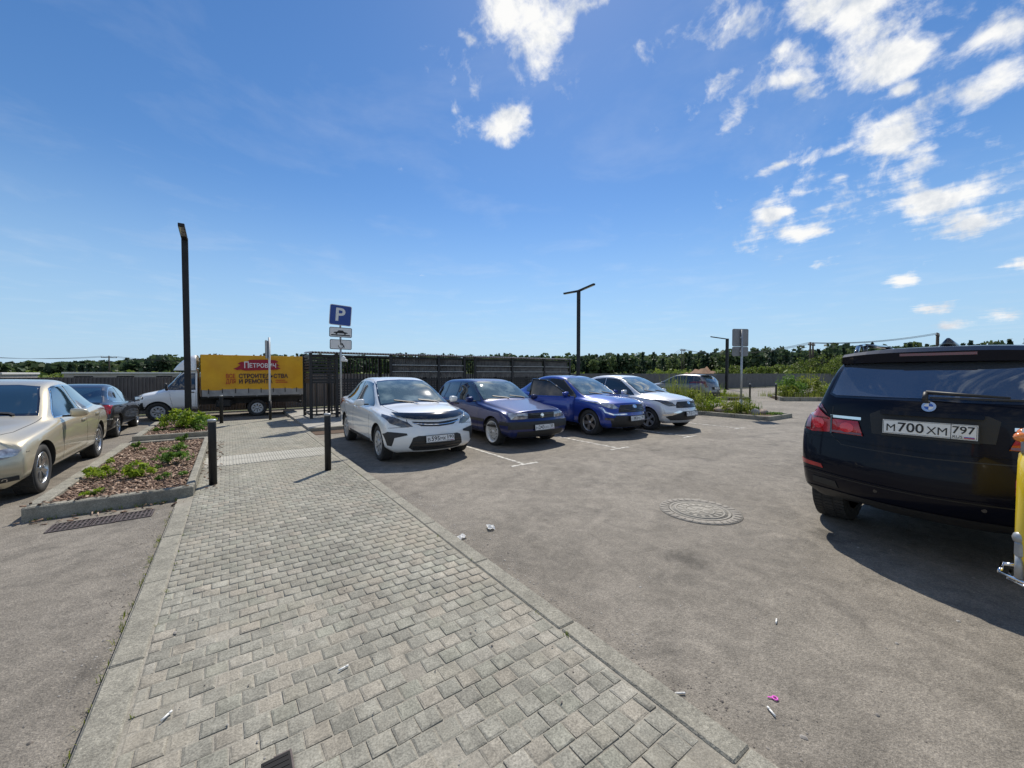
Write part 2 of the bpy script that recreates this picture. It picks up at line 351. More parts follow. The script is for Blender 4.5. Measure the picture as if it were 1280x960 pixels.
def paver_mat():
    m=bpy.data.materials.new('paver'); m.use_nodes=True; MATS['paver']=m; nt=m.node_tree; N=nt.nodes; L=nt.links; b=N['Principled BSDF']
    at=N.new('ShaderNodeAttribute'); at.attribute_name='rnd'
    r=N.new('ShaderNodeValToRGB'); e=r.color_ramp.elements
    cols=[(0,(.226,.214,.178)),(.25,(.258,.249,.207)),(.5,(.286,.272,.226)),(.70,(.250,.246,.200)),(.86,(.290,.262,.212)),(1,(.312,.294,.246))]
    e[0].position=0; e[0].color=(*cols[0][1],1); e[1].position=1; e[1].color=(*cols[-1][1],1)
    for p,c in cols[1:-1]: x=e.new(p); x.color=(*c,1)
    L.new(at.outputs['Fac'],r.inputs[0])
    ge=N.new('ShaderNodeNewGeometry')
    n=N.new('ShaderNodeTexNoise'); n.inputs['Scale'].default_value=130; n.inputs['Detail'].default_value=3; L.new(ge.outputs['Position'],n.inputs['Vector'])
    n2=N.new('ShaderNodeTexNoise'); n2.inputs['Scale'].default_value=9; n2.inputs['Detail'].default_value=6; n2.inputs['Roughness'].default_value=.7; L.new(ge.outputs['Position'],n2.inputs['Vector'])
    n3=N.new('ShaderNodeTexNoise'); n3.inputs['Scale'].default_value=1.1; n3.inputs['Detail'].default_value=4; L.new(ge.outputs['Position'],n3.inputs['Vector'])
    def mul(c,src,a,bb):
        mr=N.new('ShaderNodeMapRange'); mr.inputs['From Min'].default_value=.3; mr.inputs['From Max'].default_value=.7; mr.inputs['To Min'].default_value=a; mr.inputs['To Max'].default_value=bb; L.new(src,mr.inputs[0])
        x=N.new('ShaderNodeVectorMath'); x.operation='SCALE'; L.new(c,x.inputs[0]); L.new(mr.outputs[0],x.inputs['Scale']); return x.outputs[0]
    c=mul(mul(mul(r.outputs[0],n.outputs[0],.66,1.34),n2.outputs[0],.70,1.25),n3.outputs[0],.84,1.16)
    n5=N.new('ShaderNodeTexNoise'); n5.inputs['Scale'].default_value=.9; n5.inputs['Detail'].default_value=9; n5.inputs['Roughness'].default_value=.7; n5.inputs['Distortion'].default_value=.8; L.new(ge.outputs['Position'],n5.inputs['Vector'])
    dr=N.new('ShaderNodeMapRange'); dr.inputs['From Min'].default_value=.48; dr.inputs['From Max'].default_value=.68; dr.inputs['To Max'].default_value=.55; L.new(n5.outputs[0],dr.inputs[0])
    dm=N.new('ShaderNodeMix'); dm.data_type='RGBA'; L.new(dr.outputs[0],dm.inputs['Factor']); L.new(c,dm.inputs[6]); dm.inputs[7].default_value=(.315,.278,.215,1); c=dm.outputs[2]
    L.new(c,b.inputs['Base Color']); b.inputs['Roughness'].default_value=.85; b.inputs['Specular IOR Level'].default_value=.25
    bp=N.new('ShaderNodeBump'); bp.inputs['Strength'].default_value=.5; bp.inputs['Distance'].default_value=.003
    ad=N.new('ShaderNodeMath'); ad.operation='ADD'; L.new(n.outputs[0],ad.inputs[0]); L.new(n2.outputs[0],ad.inputs[1]); L.new(ad.outputs[0],bp.inputs['Height']); L.new(bp.outputs[0],b.inputs['Normal'])
paver_mat()
# ------------------------------------------------------------------ ground, path, kerbs
def build_ground():
    b=MB(); b.face([(-1500,-1500,-.004),(1500,-1500,-.004),(1500,1500,-.004),(-1500,1500,-.004)])
    b.obj('ground','field',kind='structure')
    b=MB(); b.face([(-70,-60,0),(95,-60,0),(95,19.9,0),(-70,19.9,0)])
    b.obj('parking_lot','asphalt',kind='structure')
    # pedestrian path
    pv=MB(); pv.box(-.535,1.705,-4,15.6,-.02,.0282); path=pv.obj('paved_path','joint_sand',kind='structure')
    PX,PY=.1025,.1005; X0,X1,Y0=-.385,1.565,.55
    variants=[]
    def paver_geo(w,d,jit,rng):
        z0,z1,z2=.018,.031,.0345; ch=.0085
        v=[]
        for (z,i) in ((z0,0),(z1,0),(z2,ch)):
            for sx,sy in ((-1,-1),(1,-1),(1,1),(-1,1)):
                v.append((sx*(w/2-i)+rng.uniform(-jit,jit),sy*(d/2-i)+rng.uniform(-jit,jit),z+(rng.uniform(-.0013,.0013) if z>z0 else 0)))
        f=[]
        for k in (0,4):
            for i in range(4): f.append((k+i,k+(i+1)%4,k+4+(i+1)%4,k+4+i))
        f.append((8,9,10,11)); return v,f
    def mk(w,d,rv):
        v,f=paver_geo(w,d,.0012,NR); me=bpy.data.meshes.new('paver'); me.from_pydata(v,[],f)
        a=me.attributes.new('rnd','FLOAT','FACE'); a.data.foreach_set('value',[rv]*len(f)); me.materials.append(MATS['paver']); return me
    full=[mk(PX-.0065,PY-.0065,float(NR.random())) for _ in range(36)]
    half=[mk(PX/2-.0065,PY-.0065,float(NR.random())) for _ in range(10)]
    cells=[]
    ny=int((15.5-Y0)/PY); nx=19
    for j in range(ny):
        y=Y0+(j+.5)*PY
        if y>8.0 and y<8.95: continue
        if j%2==0:
            for i in range(nx): cells.append((X0+(i+.5)*PX,y,0))
        else:
            cells.append((X0+PX*.25,y,1))
            for i in range(nx-1): cells.append((X0+(i+1)*PX,y,0))
            cells.append((X0+nx*PX-PX*.25,y,1))
    c_,s_=math.cos(rad(TH)),math.sin(rad(TH))
    def inview(x,y):
        z=s_*x+c_*y; h=c_*x-s_*y
        return z>.2 and abs(h)/z<1.32 and 1.5/z<1.02
    cells.sort(key=lambda c:(not inview(c[0],c[1]),s_*c[0]+c_*c[1]))
    for (x,y,h) in cells[:290]:
        me=RN.choice(half if h else full)
        o=bpy.data.objects.new('paver',me); COL.objects.link(o); o.parent=path; o.location=(x+RN.uniform(-.0012,.0012),y+RN.uniform(-.0012,.0012),RN.uniform(-.003,.0015)-(.005 if RN.random()<.05 else 0)); o.rotation_euler=(RN.gauss(0,.014),RN.gauss(0,.014),RN.gauss(0,.014)+(PI if RN.random()<.5 else 0))
    V=[];F=[];A=[]
    for (x,y,h) in cells[290:]:
        far=y>6.35
        w=(PX/2 if h else PX)-(.003 if far else .0065); d=PY-(.003 if far else .0065)
        v,f=paver_geo(w,d,.0012,NR); k=len(V); V+=[(a+x,bb+y,(cc if not far else .018+(cc-.018)*.98)) for a,bb,cc in v]; F+=[tuple(k+i for i in q) for q in f]
        A+=[(.3+.5*NR.random()) if far else NR.random()]*len(f)
    quads(V,F,'paver_field','paver',path,'stuff',A)
    # tactile ribbed tiles across the path
    mat('tactile',(.34,.325,.275),.8,col2=(.42,.405,.35),scale=3,detail=7,bump=.3,bscale=120)
    tm=None
    for i in range(5):
        for j in range(2):
            w=.385; x=X0+.015+i*(w+.002); y=8.02+j*.465
            if tm is None:
                b=MB(); b.box(0,w,0,.46,.018,.034)
                for k in range(9): b.box(.012+k*.0415,.034+k*.0415,.01,.45,.0345,.0405,bev=.002)
                tm=b.mesh('tactile_tile'); tm.materials.append(MATS['tactile'])
            o=bpy.data.objects.new('tactile_tile',tm); COL.objects.link(o); o.parent=path; o.location=(x,y,0)
    # flush kerb stones, one metre each
    def kerb(x0,x1,z1,y0,n,lx=.994,par=path):
        ms=[]
        for k in range(3):
            b=MB(); b.box(0,x1-x0,0,lx,-.06,z1,bev=.008); ms.append(b.mesh('kerb_stone')); ms[-1].materials.append(MATS['kerb_granite'])
        for j in range(n):
            o=bpy.data.objects.new('kerb_stone',ms[j%3]); COL.objects.link(o); o.parent=par; o.location=(x0+RN.uniform(-.004,.004),y0+j+RN.uniform(-.002,.002),RN.uniform(-.002,.002)); o.rotation_euler=(0,0,RN.uniform(-.003,.003))
    kerb(1.572,1.70,.037,-.28,12)
    kerb(-.53,-.392,.037,-.17,6)
    # concrete apron behind the parking bays
    b=MB(); b.box(1.708,14.2,11.75,18.0,-.05,.09); ap=b.obj('pavement','concrete',kind='structure')
    km=None
    for j in range(12):
        if km is None:
            bb=MB(); bb.box(0,.992,0,.14,-.05,.105,bev=.01); km=bb.mesh('kerb_stone'); km.materials.append(MATS['kerb_granite'])
        o=bpy.data.objects.new('kerb_stone',km); COL.objects.link(o); o.parent=ap; o.location=(1.708+j,11.605,0)
    b=MB(); b.box(1.74,4.3,10.95,11.60,-.02,.012); b.obj('brown_strip','soil',kind='structure')  # narrow brown strip of ground along the apron kerb
    # painted bay lines with their cross ends
    mat('road_paint',(.23,.21,.18),.75,col2=(.58,.56,.50),scale=11,detail=10,thr=(.44,.60),bump=.2,bscale=90)
    for x in (4.08,6.55,9.18,11.75):
        b=MB(); yy=[5.32]+[5.39+.55*k for k in range(10)]+[10.9]
        b.box(x-.036,x+.036,5.39,10.9,.001,.0045); b.box(x-.28,x+.28,5.315,5.388,.001,.0045)
        o=b.obj('bay_marking','road_paint',kind='structure')
build_ground()
# ------------------------------------------------------------------ car kit
KY=(0,.8,.95,1,1,.97,.92,.82,.55,0)
def rows_of(st):
    x,zb,w,zs,wb,zt,wr=st[:7]
    h=zt-zs
    return [(x,0,zb),(x,.8*w,zb),(x,.965*w,zb+.10),(x,w,zb+.47*(zs-zb)),(x,.985*w,zs-.08),(x,wb,zs),(x,wb+(wr-wb)*.55,zs+.52*max(h-.05,.01)),(x,wr,zs+max(h-.05,.6*h)),(x,.62*wr,zt-.012 if h>.1 else zs+.9*h),(x,0,zt)]
def car_body(name,stations,nose,tail,cw,sweep,wheels,rw,mats,parent,creases=(5,),well_w=.30,weight=.35):
    """one closed shell: rings of eighteen points along the car, ends closed by curved caps, then wheel wells cut out"""
    bm=bmesh.new()
    def cap(prof,cwid,sw,sgn):
        ring=[]; rows=[]
        for i,(x,z) in enumerate(prof):
            y=cwid*KY[i]; rows.append((x-sgn*sw*(y/cwid)**2,y,z))
        return rows
    noseR=cap(nose,cw[0],sweep[0],1); tailR=cap(tail,cw[1],sweep[1],-1)
    allr=[noseR]+[rows_of(s) if len(s)<9 else s for s in stations]+[tailR]
    V=[]
    for rows in allr:
        L=[bm.verts.new(p) for p in rows]; Rr=[L[0]]+[bm.verts.new((p[0],-p[1],p[2])) for p in rows[1:9]]+[L[9]]
        V.append((L,Rr))
    for (La,Ra),(Lb,Rb) in zip(V[:-1],V[1:]):
        for i in range(9):
            bm.faces.new([La[i],Lb[i],Lb[i+1],La[i+1]]); bm.faces.new([Ra[i+1],Rb[i+1],Rb[i],Ra[i]])
    for (L,Rr),prof,cwid,sw,sgn in ((V[0],nose,cw[0],sweep[0],1),(V[-1],tail,cw[1],sweep[1],-1)):
        C=[L[0]]+[bm.verts.new((prof[i][0],0,prof[i][1])) for i in range(1,9)]+[L[9]]
        for S,sy in ((L,1),(Rr,-1)):
            Mi=[None]+[bm.verts.new((prof[i][0]-sgn*sw*.25*KY[i]**2,sy*cwid*KY[i]*.5,prof[i][1])) for i in range(1,9)]+[None]
            for i in range(1,8):
                bm.faces.new([S[i],S[i+1],Mi[i+1],Mi[i]]); bm.faces.new([Mi[i],Mi[i+1],C[i+1],C[i]])
            bm.faces.new([S[0],S[1],Mi[1],C[1]]); bm.faces.new([S[8],S[9],C[8],Mi[8]])
    bmesh.ops.recalc_face_normals(bm,faces=bm.faces[:])
    cl=bm.edges.layers.float.get('crease_edge') or bm.edges.layers.float.new('crease_edge')
    for (La,Ra),(Lb,Rb) in zip(V[:-1],V[1:]):
        for i in creases:
            for A,B in ((La,Lb),(Ra,Rb)):
                e=bm.edges.get((A[i],B[i]))
                if e: e[cl]=weight
        for i,wt in ((1,.55),(2,.45)):
            for A,B in ((La,Lb),(Ra,Rb)):
                e=bm.edges.get((A[i],B[i]))
                if e: e[cl]=wt
    for L,Rr in (V[0],V[-1]):
        for S in (L,Rr):
            for i in range(9):
                e=bm.edges.get((S[i],S[i+1]))
                if e: e[cl]=.42 if 0<i<8 else .3
    me=bpy.data.meshes.new('body'); bm.to_mesh(me); bm.free()
    o=link('body',me,parent,mats)
    s=o.modifiers.new('s','SUBSURF'); s.levels=s.render_levels=1
    n0=len(me.vertices); tgt=np.empty(n0*3,np.float32); me.vertices.foreach_get('co',tgt); cur=tgt.copy()
    for it in range(3):     # move the cage until the smooth shell passes close to the points given
        dg=bpy.context.evaluated_depsgraph_get(); dg.update(); em=o.evaluated_get(dg).data; q=np.empty(len(em.vertices)*3,np.float32); em.vertices.foreach_get('co',q)
        cur=cur+.62*(tgt-q[:n0*3]); me.vertices.foreach_set('co',cur); me.update(); o.update_tag(); bpy.context.view_layer.update()
    s.levels=s.render_levels=2
    cb=MB()
    for wx in wheels:
        for sy in (1,-1):
            y0=parent['half_w']; cb.tube((wx,sy*(y0-well_w),rw+.005),(wx,sy*(y0+.25),rw+.005),rw+.045,n=36,mi=1)
    cut=cb.obj('cutter',mats,parent)
    bo=o.modifiers.new('b','BOOLEAN'); bo.object=cut; bo.operation='DIFFERENCE'; bo.solver='EXACT'
    bpy.context.view_layer.update(); dg=bpy.context.evaluated_depsgraph_get()
    nm=bpy.data.meshes.new_from_object(o.evaluated_get(dg)); o.modifiers.clear(); o.data=nm
    bpy.data.objects.remove(cut)
    bm=bmesh.new(); bm.from_mesh(nm)
    for f in bm.faces: f.smooth=True
    for e in bm.edges:
        if len(e.link_faces)==2 and e.calc_face_angle(0)>rad(42): e.smooth=False
    bm.to_mesh(nm); bvh=BVHTree.FromBMesh(bm); bm.free()
    if not len(nm.materials):
        for x in mats: nm.materials.append(MATS[x])
    parent['_']=0; del parent['_']
    return o,bvh
DIRS={'F':((1,0,0),(0,1,0),(0,0,1)),'B':((-1,0,0),(0,1,0),(0,0,1)),'L':((0,1,0),(1,0,0),(0,0,1)),'R':((0,-1,0),(1,0,0),(0,0,1)),'T':((0,0,1),(1,0,0),(0,1,0))}
def patch(bvh,poly,side,m,parent,name,off=.004,grid=.05,depth=.02,bulge=0.):
    """a panel, lens or pane laid on the body shell: the outline is dropped on the shell along one axis and given thickness"""
    d,A,B=[Vector(v) for v in DIRS[side]]
    bm=bmesh.new(); f=bm.faces.new([bm.verts.new((a,b,0)) for a,b in poly])
    xs=[p[0] for p in poly]; ys=[p[1] for p in poly]
    for k,(lo,hi) in enumerate(((min(xs),max(xs)),(min(ys),max(ys)))):
        n=int((hi-lo)/grid)
        for i in range(1,n+1):
            t=lo+(hi-lo)*i/(n+1); co=(t,0,0) if k==0 else (0,t,0); no=(1,0,0) if k==0 else (0,1,0)
            bmesh.ops.bisect_plane(bm,geom=bm.verts[:]+bm.edges[:]+bm.faces[:],plane_co=co,plane_no=no,dist=1e-5)
    bmesh.ops.remove_doubles(bm,verts=bm.verts[:],dist=1e-5)
    cx=(min(xs)+max(xs))/2; cy=(min(ys)+max(ys))/2; hx=max((max(xs)-min(xs))/2,1e-4); hy=max((max(ys)-min(ys))/2,1e-4)
    for v in bm.verts:
        a,b=v.co.x,v.co.y; o=A*a+B*b+d*6
        h,n,i,t=bvh.ray_cast(o,-d)
        if h is None:
            h,n,i,t=bvh.find_nearest(A*a+B*b+d*(1.0 if side!='T' else 1))
        if n.dot(d)<0: n=-n
        bl=bulge*max(0,1-((a-cx)/hx)**2)*max(0,1-((b-cy)/hy)**2)
        v.co=h+n*(off+bl)+d*0
    for f in bm.faces: f.smooth=True
    be=[e for e in bm.edges if e.is_boundary]
    r=bmesh.ops.extrude_edge_only(bm,edges=be)
    for g in r['geom']:
        if isinstance(g,bmesh.types.BMVert): g.co-=d*depth
    for e in be: e.smooth=False
    bmesh.ops.recalc_face_normals(bm,faces=bm.faces[:])
    me=bpy.data.meshes.new(name); bm.to_mesh(me); bm.free()
    # outward facing
    o=link(name,me,parent,m)
    pl=max(me.polygons,key=lambda p:p.area)
    if pl.normal.dot(d)<0: me.flip_normals()
    return o
def ribbon(pts,w):
    """outline of a strip of width w along pts"""
    L=[];Rr=[]
    for i,p in enumerate(pts):
        a=Vector(pts[max(i-1,0)]); b=Vector(pts[min(i+1,len(pts)-1)]); t=(b-a).normalized(); n=Vector((-t.y,t.x))
        L.append((p[0]+n.x*w/2,p[1]+n.y*w/2)); Rr.append((p[0]-n.x*w/2,p[1]-n.y*w/2))
    return L+Rr[::-1]
def scale_poly(poly,k):
    cx=sum(p[0] for p in poly)/len(poly); cy=sum(p[1] for p in poly)/len(poly)
    out=[]
    n=len(poly)
    ar=sum(poly[i][0]*poly[(i+1)%n][1]-poly[(i+1)%n][0]*poly[i][1] for i in range(n)); sg=1 if ar>0 else -1
    for i in range(n):
        p0=Vector(poly[i-1]);p=Vector(poly[i]);p1=Vector(poly[(i+1)%n])
        n1=Vector(((p-p0).y,-(p-p0).x)).normalized(); n2=Vector(((p1-p).y,-(p1-p).x)).normalized(); nn=(n1+n2); nn=nn/max(nn.length_squared/2,.3)
        out.append((p.x+sg*nn.x*k,p.y+sg*nn.y*k))
    return out
_wh={}
def wheel(parent,x,y,r,style,wd=.20,rr=.66,mrim='alloy'):
    sgn=1 if y>0 else -1
    key=(r,style,wd,rr,mrim)
    if key not in _wh:
        R=rr*r; h=wd/2
        b=MB(); b.lathe([(R*.98,-h*.8),(R*.98,h*.20)],axis='y',n=32); b.lathe([(R*.55,h*.3),(R*.55,h*.2)],axis='y',n=24)
        hub=b.mesh('wheel')
        b=MB(); b.lathe([(R,-h*.92),(r*.84,-h),(r*.95,-h*.96),(r*.99,-h*.8),(r,-h*.4),(r,h*.4),(r*.99,h*.8),(r*.95,h*.96),(r*.84,h),(R,h*.92),(R,-h*.92)],axis='y',n=44)
        for k in range(60):   # shoulder tread blocks
            t=2*PI*k/60; M=Matrix.Rotation(t,4,'Y')
            for q in (-.62,0,.62): b.box(-.012*r/.3,.012*r/.3,q*h-.26*h,q*h+.26*h,r*.985,r*1.012,M=M)
        tyre=b.mesh('tyre')
        b=MB(); b.lathe([(R*1.0,h*.55),(R*1.01,h*.93),(R*.97,h*.96),(R*.93,h*.86),(R*.92,h*.3)],axis='y',n=40,caps=False)
        b.lathe([(.001,h*.80),(R*.13,h*.80),(R*.17,h*.70),(R*.2,h*.45)],axis='y',n=20)
        def spoke(a,w0,w1,y0,y1,r0=.12,r1=.94):
            M=Matrix.Rotation(a,4,'Y')
            P=[(-w0*R,y0*h-.012,r0*R),(w0*R,y0*h-.012,r0*R),(w0*R,y0*h,r0*R),(-w0*R,y0*h,r0*R),(-w1*R,y1*h-.012,r1*R),(w1*R,y1*h-.012,r1*R),(w1*R,y1*h,r1*R),(-w1*R,y1*h,r1*R)]
            vs=[b.bm.verts.new(M@Vector(p)) for p in P]
            for q in ((0,1,2,3),(4,7,6,5),(3,2,6,7),(0,4,5,1),(1,5,6,2),(0,3,7,4)): b.bm.faces.new([vs[i] for i in q])
        if style=='twin5':
            for k in range(5):
                for dlt in (-.16,.16): spoke(2*PI*k/5+dlt,.085,.075,.72,.86)
        elif style=='five':
            for k in range(5): spoke(2*PI*k/5,.14,.22,.70,.86)
        elif style=='cover':
            b.lathe([(R*.74,h*.84),(R*.84,h*.92),(R*.95,h*.90),(R*.97,h*.7)],axis='y',n=36,caps=False); b.lathe([(R*.30,h*.5),(R*.32,h*.86),(R*.18,h*.93),(.001,h*.94)],axis='y',n=24,caps=False)
            for k in range(8): spoke(2*PI*k/8,.11,.17,.84,.88,.24,.80)
        elif style=='lace':
            for k in range(10):
                for dlt in (-.17,.17): spoke(2*PI*k/10+dlt,.03,.03,.6,.80,.2,.94)
                M=Matrix.Rotation(2*PI*k/10,4,'Y'); b.box(-.02,.02,h*.5,h*.66,R*.5,R*.6,M=M)
            b.lathe([(R*.93,h*.80),(R*1.03,h*1.08),(R*.99,h*1.1),(R*.86,h*.70),(R*.80,h*.3)],axis='y',n=40,caps=False)
        else:
            for k in range(10): spoke(2*PI*k/10,.06,.07,.70,.86)
        rim=b.mesh('rim')
        for me,m in ((hub,'wheel_dark'),(tyre,'rubber'),(rim,mrim)): me.materials.append(MATS[m])
        _wh[key]=(hub,tyre,rim)
    hub,tyre,rim=_wh[key]
    o=link('wheel',hub,parent); o.location=(x,y,r); o.rotation_euler=(0,RN.uniform(0,6.28)*0+.3*x,0 if sgn>0 else PI)
    link('tyre',tyre,o); link('rim',rim,o)
    return o
def plate(parent,c,right,up,txt,reg,frame=True,name='license_plate',detail=False):
    txt=txt.translate(str.maketrans('АВЕКМНОРСТУХ','ABEKMHOPCTYX'))
    c=Vector(c); r=Vector(right).normalized(); u=Vector(up).normalized(); n=r.cross(u)
    M=Matrix((( r.x,u.x,n.x,c.x),(r.y,u.y,n.y,c.y),(r.z,u.z,n.z,c.z),(0,0,0,1)))
    b=MB(); b.box(-.26,.26,-.056,.056,0,.004,0,M)
    if frame: b.box(-.268,.268,-.078,.064,-.012,-.001,1,M)
    p=b.obj(name,['plate_white','plate_black'],parent)
    z=n*.0052
    def tx(s,a0,a1,b0,h,m='plate_black',bold=.0): text_obj(s,c+r*((a0+a1)/2)+u*(b0+h/2)+z,r,u,a1-a0,h,m,p,'plate_lettering',bold=bold)
    tx(txt[0],-.236,-.184,-.036,.058,bold=0.); tx(txt[1:4],-.168,-.018,-.036,.076,bold=.014); tx(txt[4:],-.004,.106,-.036,.058,bold=0.)
    w=.038*len(reg); tx(reg,.190-w/2,.190+w/2,-.014,.056,bold=.012)
    b=MB(); b.box(.124,.1275,-.056,.056,.0042,.0052,0,M)
    for y in (-.051,.0495): b.box(-.255,.255,y,y+.0025,.0042,.0052,0,M)
    for x in (-.256,.2535): b.box(x,x+.0025,-.051,.051,.0042,.0052,0,M)
    b.obj('plate_border','plate_black',p)
    tx('RUS',.135,.185,-.046,.019)
    b=MB(); b.box(.192,.245,-.034,-.0285,.0045,.0055,0,M); b.box(.192,.245,-.0401,-.0345,.0045,.0055,1,M); b.box(.192,.245,-.0462,-.0406,.0045,.0055,2,M)
    b.obj('plate_flag',['plate_white','flag_blue','flag_red'],p)
    return p
def mirror_part(parent,x,y,z,m,sgn,w=.20,h=.13,d=.10,mglass='chrome'):
    b=MB(); bmesh.ops.create_cube(b.bm,size=1)
    bmesh.ops.subdivide_edges(b.bm,edges=b.bm.edges[:],cuts=3,use_grid_fill=True)
    for v in b.bm.verts:
        q=Vector(v.co)*2; l=max(abs(q.x),abs(q.y),abs(q.z)); s=q.normalized()*l; q=q.lerp(s,.62)
        tp=1-.18*(q.y*sgn)
        v.co=Vector((x+q.x*d/2*(1 if q.x>0 else .6)+.012*q.z,y+sgn*.02+q.y*w/2,z+q.z*h/2*tp))
    for f in b.bm.faces: f.smooth=True
    o=b.obj('mirror',m,parent)
    b=MB(); b.box(x-.03,x+.02,y-sgn*w*.75,y-sgn*w*.30,z-h*.42,z-h*.22); b.obj('mirror_stalk','black_plastic',o)
    b=MB(); b.box(x-d*.33,x-d*.315,y-w*.36+sgn*.02,y+w*.36+sgn*.02,z-h*.34,z+h*.34); b.obj('mirror_glass','chrome',o)
    return o
def handle_part(bvh,parent,x,z,side,m):
    return patch(bvh,[(x-.10,z-.014),(x+.10,z-.016),(x+.095,z+.014),(x-.095,z+.016)],side,m,parent,'door_handle',off=.02,grid=.03,depth=.02,bulge=.012)
def lines(bvh,parent,side,segs,w=.007,m='gloss_black',name='panel_gap',off=.0012):
    for s in segs: patch(bvh,ribbon(s,w),side,m,parent,name,off=off,grid=.06,depth=.006)
def both(f):
    for s in ('L','R'): f(s)
def mir(poly): return [(-a,b) for a,b in poly]
def lens_pair(bvh,poly,side,m,parent,name,**k):
    a=patch(bvh,poly,side,m,parent,name,**k); b=patch(bvh,mir(poly)[::-1],side,m,parent,name,**k); return a,b
def car(name,label,loc,rz,half_w,stations,nose,tail,cw,sweep,wx,rw,pm,style,wd=.2,wy=None,group=None,rr=.66,mrim='alloy',cat='car',**k):
    root=empty(name,loc,rz,label,cat,group); root['half_w']=half_w
    body,bvh=car_body('body',stations,nose,tail,cw,sweep,wx,rw,[pm,'wheel_dark'],root,**k)
    for x in wx:
        for s in (1,-1): wheel(root,x,s*((wy or half_w)-wd/2-.035),rw,style,wd,rr,mrim)
    del root['half_w']
    # dark floor under the shell, between the wheels
    return root,bvh
PAINTS=dict(gold=((.60,.53,.38),.5,.34,.08),silver_white=((.80,.81,.80),.05,.3,.07),navy=((.007,.018,.11),.3,.33,.03),blue=((.012,.045,.30),.3,.3,.04),light_silver=((.70,.71,.72),.35,.33,.07),grey_silver=((.17,.17,.18),.5,.33,.06),black=((.012,.012,.014),.2,.3,.10),midnight=((.0025,.0035,.010),.0,.3,.01),truck_white=((.84,.84,.82),0,.4,.06))  # grey_silver is silver darkened, with its shaded flank put into the paint
for k,v in PAINTS.items(): paint('paint_'+k,*v)
for k,cw,sp in (('midnight',.22,.12),('navy',.8,.4),('black',.8,.4)):
    b_=MATS['paint_'+k].node_tree.nodes['Principled BSDF']; b_.inputs['Coat Weight'].default_value=cw; b_.inputs['Specular IOR Level'].default_value=sp
def detail(root,bvh,pm,S):
    """panes, lamps, grilles, gaps and fittings laid on a body shell"""
    P=root; side_glass=S.get('glass','tint_glass')
    if 'ws' in S:
        o=patch(bvh,S['ws'],'F',S.get('wsm','windscreen_glass'),P,'windscreen',off=.006)
        patch(bvh,scale_poly(S['ws'],.022),'F','gloss_black',P,'windscreen_seal',off=.002)
        b=S['ws']; lo=min(p[1] for p in b)
        for s in (-.06,.42):
            patch(bvh,ribbon([(s-.34,lo+.055),(s,lo+.012),(s+.05,lo-.01)],.016),'F','black_plastic',P,'wiper',off=.016,depth=.012,grid=.08)
    if 'rg' in S:
        patch(bvh,S['rg'],'B',S.get('rgm','tint_glass'),P,'rear_window',off=.006); patch(bvh,scale_poly(S['rg'],.02),'B','gloss_black',P,'rear_window_seal',off=.002)
    for sd in ('L','R'):
        for q in S.get('dlo',()):
            o=patch(bvh,q,sd,side_glass,P,'window',off=.006,grid=.06); patch(bvh,scale_poly(q,.022),sd,S.get('trim','gloss_black'),o,'window_frame',off=.003,grid=.08)
        for (x,z) in S.get('handles',()): handle_part(bvh,P,x,z,sd,S.get('hm',pm))
        lines(bvh,P,sd,S.get('gaps',()))
        for q in S.get('sidetrim',()): patch(bvh,q,sd,S.get('stm','black_plastic'),P,'side_moulding',off=.008)
        for q in S.get('sidelamp',()): patch(bvh,q,sd,'orange_lens',P,'side_indicator',off=.006,grid=.03)
        for wx in S.get('wx',()):
            pass
    for q,m in S.get('head',()): lens_pair(bvh,q,'F',m,P,'headlight',off=.007,grid=.035,bulge=.012)
    for q,m,nm in S.get('frontpair',()): lens_pair(bvh,q,'F',m,P,nm,off=.006,grid=.04)
    for q,m,nm,of in S.get('front',()): patch(bvh,q,'F',m,P,nm,off=of,grid=.04)
    for q,m in S.get('tail',()): lens_pair(bvh,q,'B',m,P,'tail_light',off=.008,grid=.035,bulge=.01)
    for q,m,nm in S.get('backpair',()): lens_pair(bvh,q,'B',m,P,nm,off=.006,grid=.04)
    for q,m,nm,of in S.get('back',()): patch(bvh,q,'B',m,P,nm,off=of,grid=.05)
    for side in 'FBT':
        for q in S.get('gap'+side,()): patch(bvh,ribbon(q,.008),side,'wheel_dark',P,'panel_gap',off=.0012,depth=.006)
    if 'mirror' in S:
        x,y,z=S['mirror']
        for s in (1,-1): mirror_part(P,x,s*y,z,S.get('mm',pm),s)
    if 'plate' in S:
        z,t,r=S['plate']
        h,n,i,d=bvh.ray_cast(Vector((6,0,z)),Vector((-1,0,0)))
        plate(P,(h.x+.022,0,z),(0,1,0),(-.12,0,1),t,r)
    if 'rplate' in S:
        z,t,r=S['rplate']
        h,n,i,d=bvh.ray_cast(Vector((-6,0,z)),Vector((1,0,0)))
        plate(P,(h.x-.016,0,z),(0,-1,0),S.get('rup',(.1,0,1)),t,r)
    if 'antenna' in S:
        x,l=S['antenna']; h,n,i,d=bvh.ray_cast(Vector((x,0,4)),Vector((0,0,-1)))
        b=MB(); b.tube(h-Vector((0,0,.01)),h+Vector((-l*.75,0,l)),.006,.003,n=6); b.obj('antenna','black_plastic',P)
def emblem_on(bvh,P,side,a,z,ra,rb,m='chrome'):
    patch(bvh,[(a+ra*math.cos(2*PI*k/16),z+rb*math.sin(2*PI*k/16)) for k in range(16)],side,m,P,'emblem',off=.012,grid=.05,depth=.012,bulge=.004)
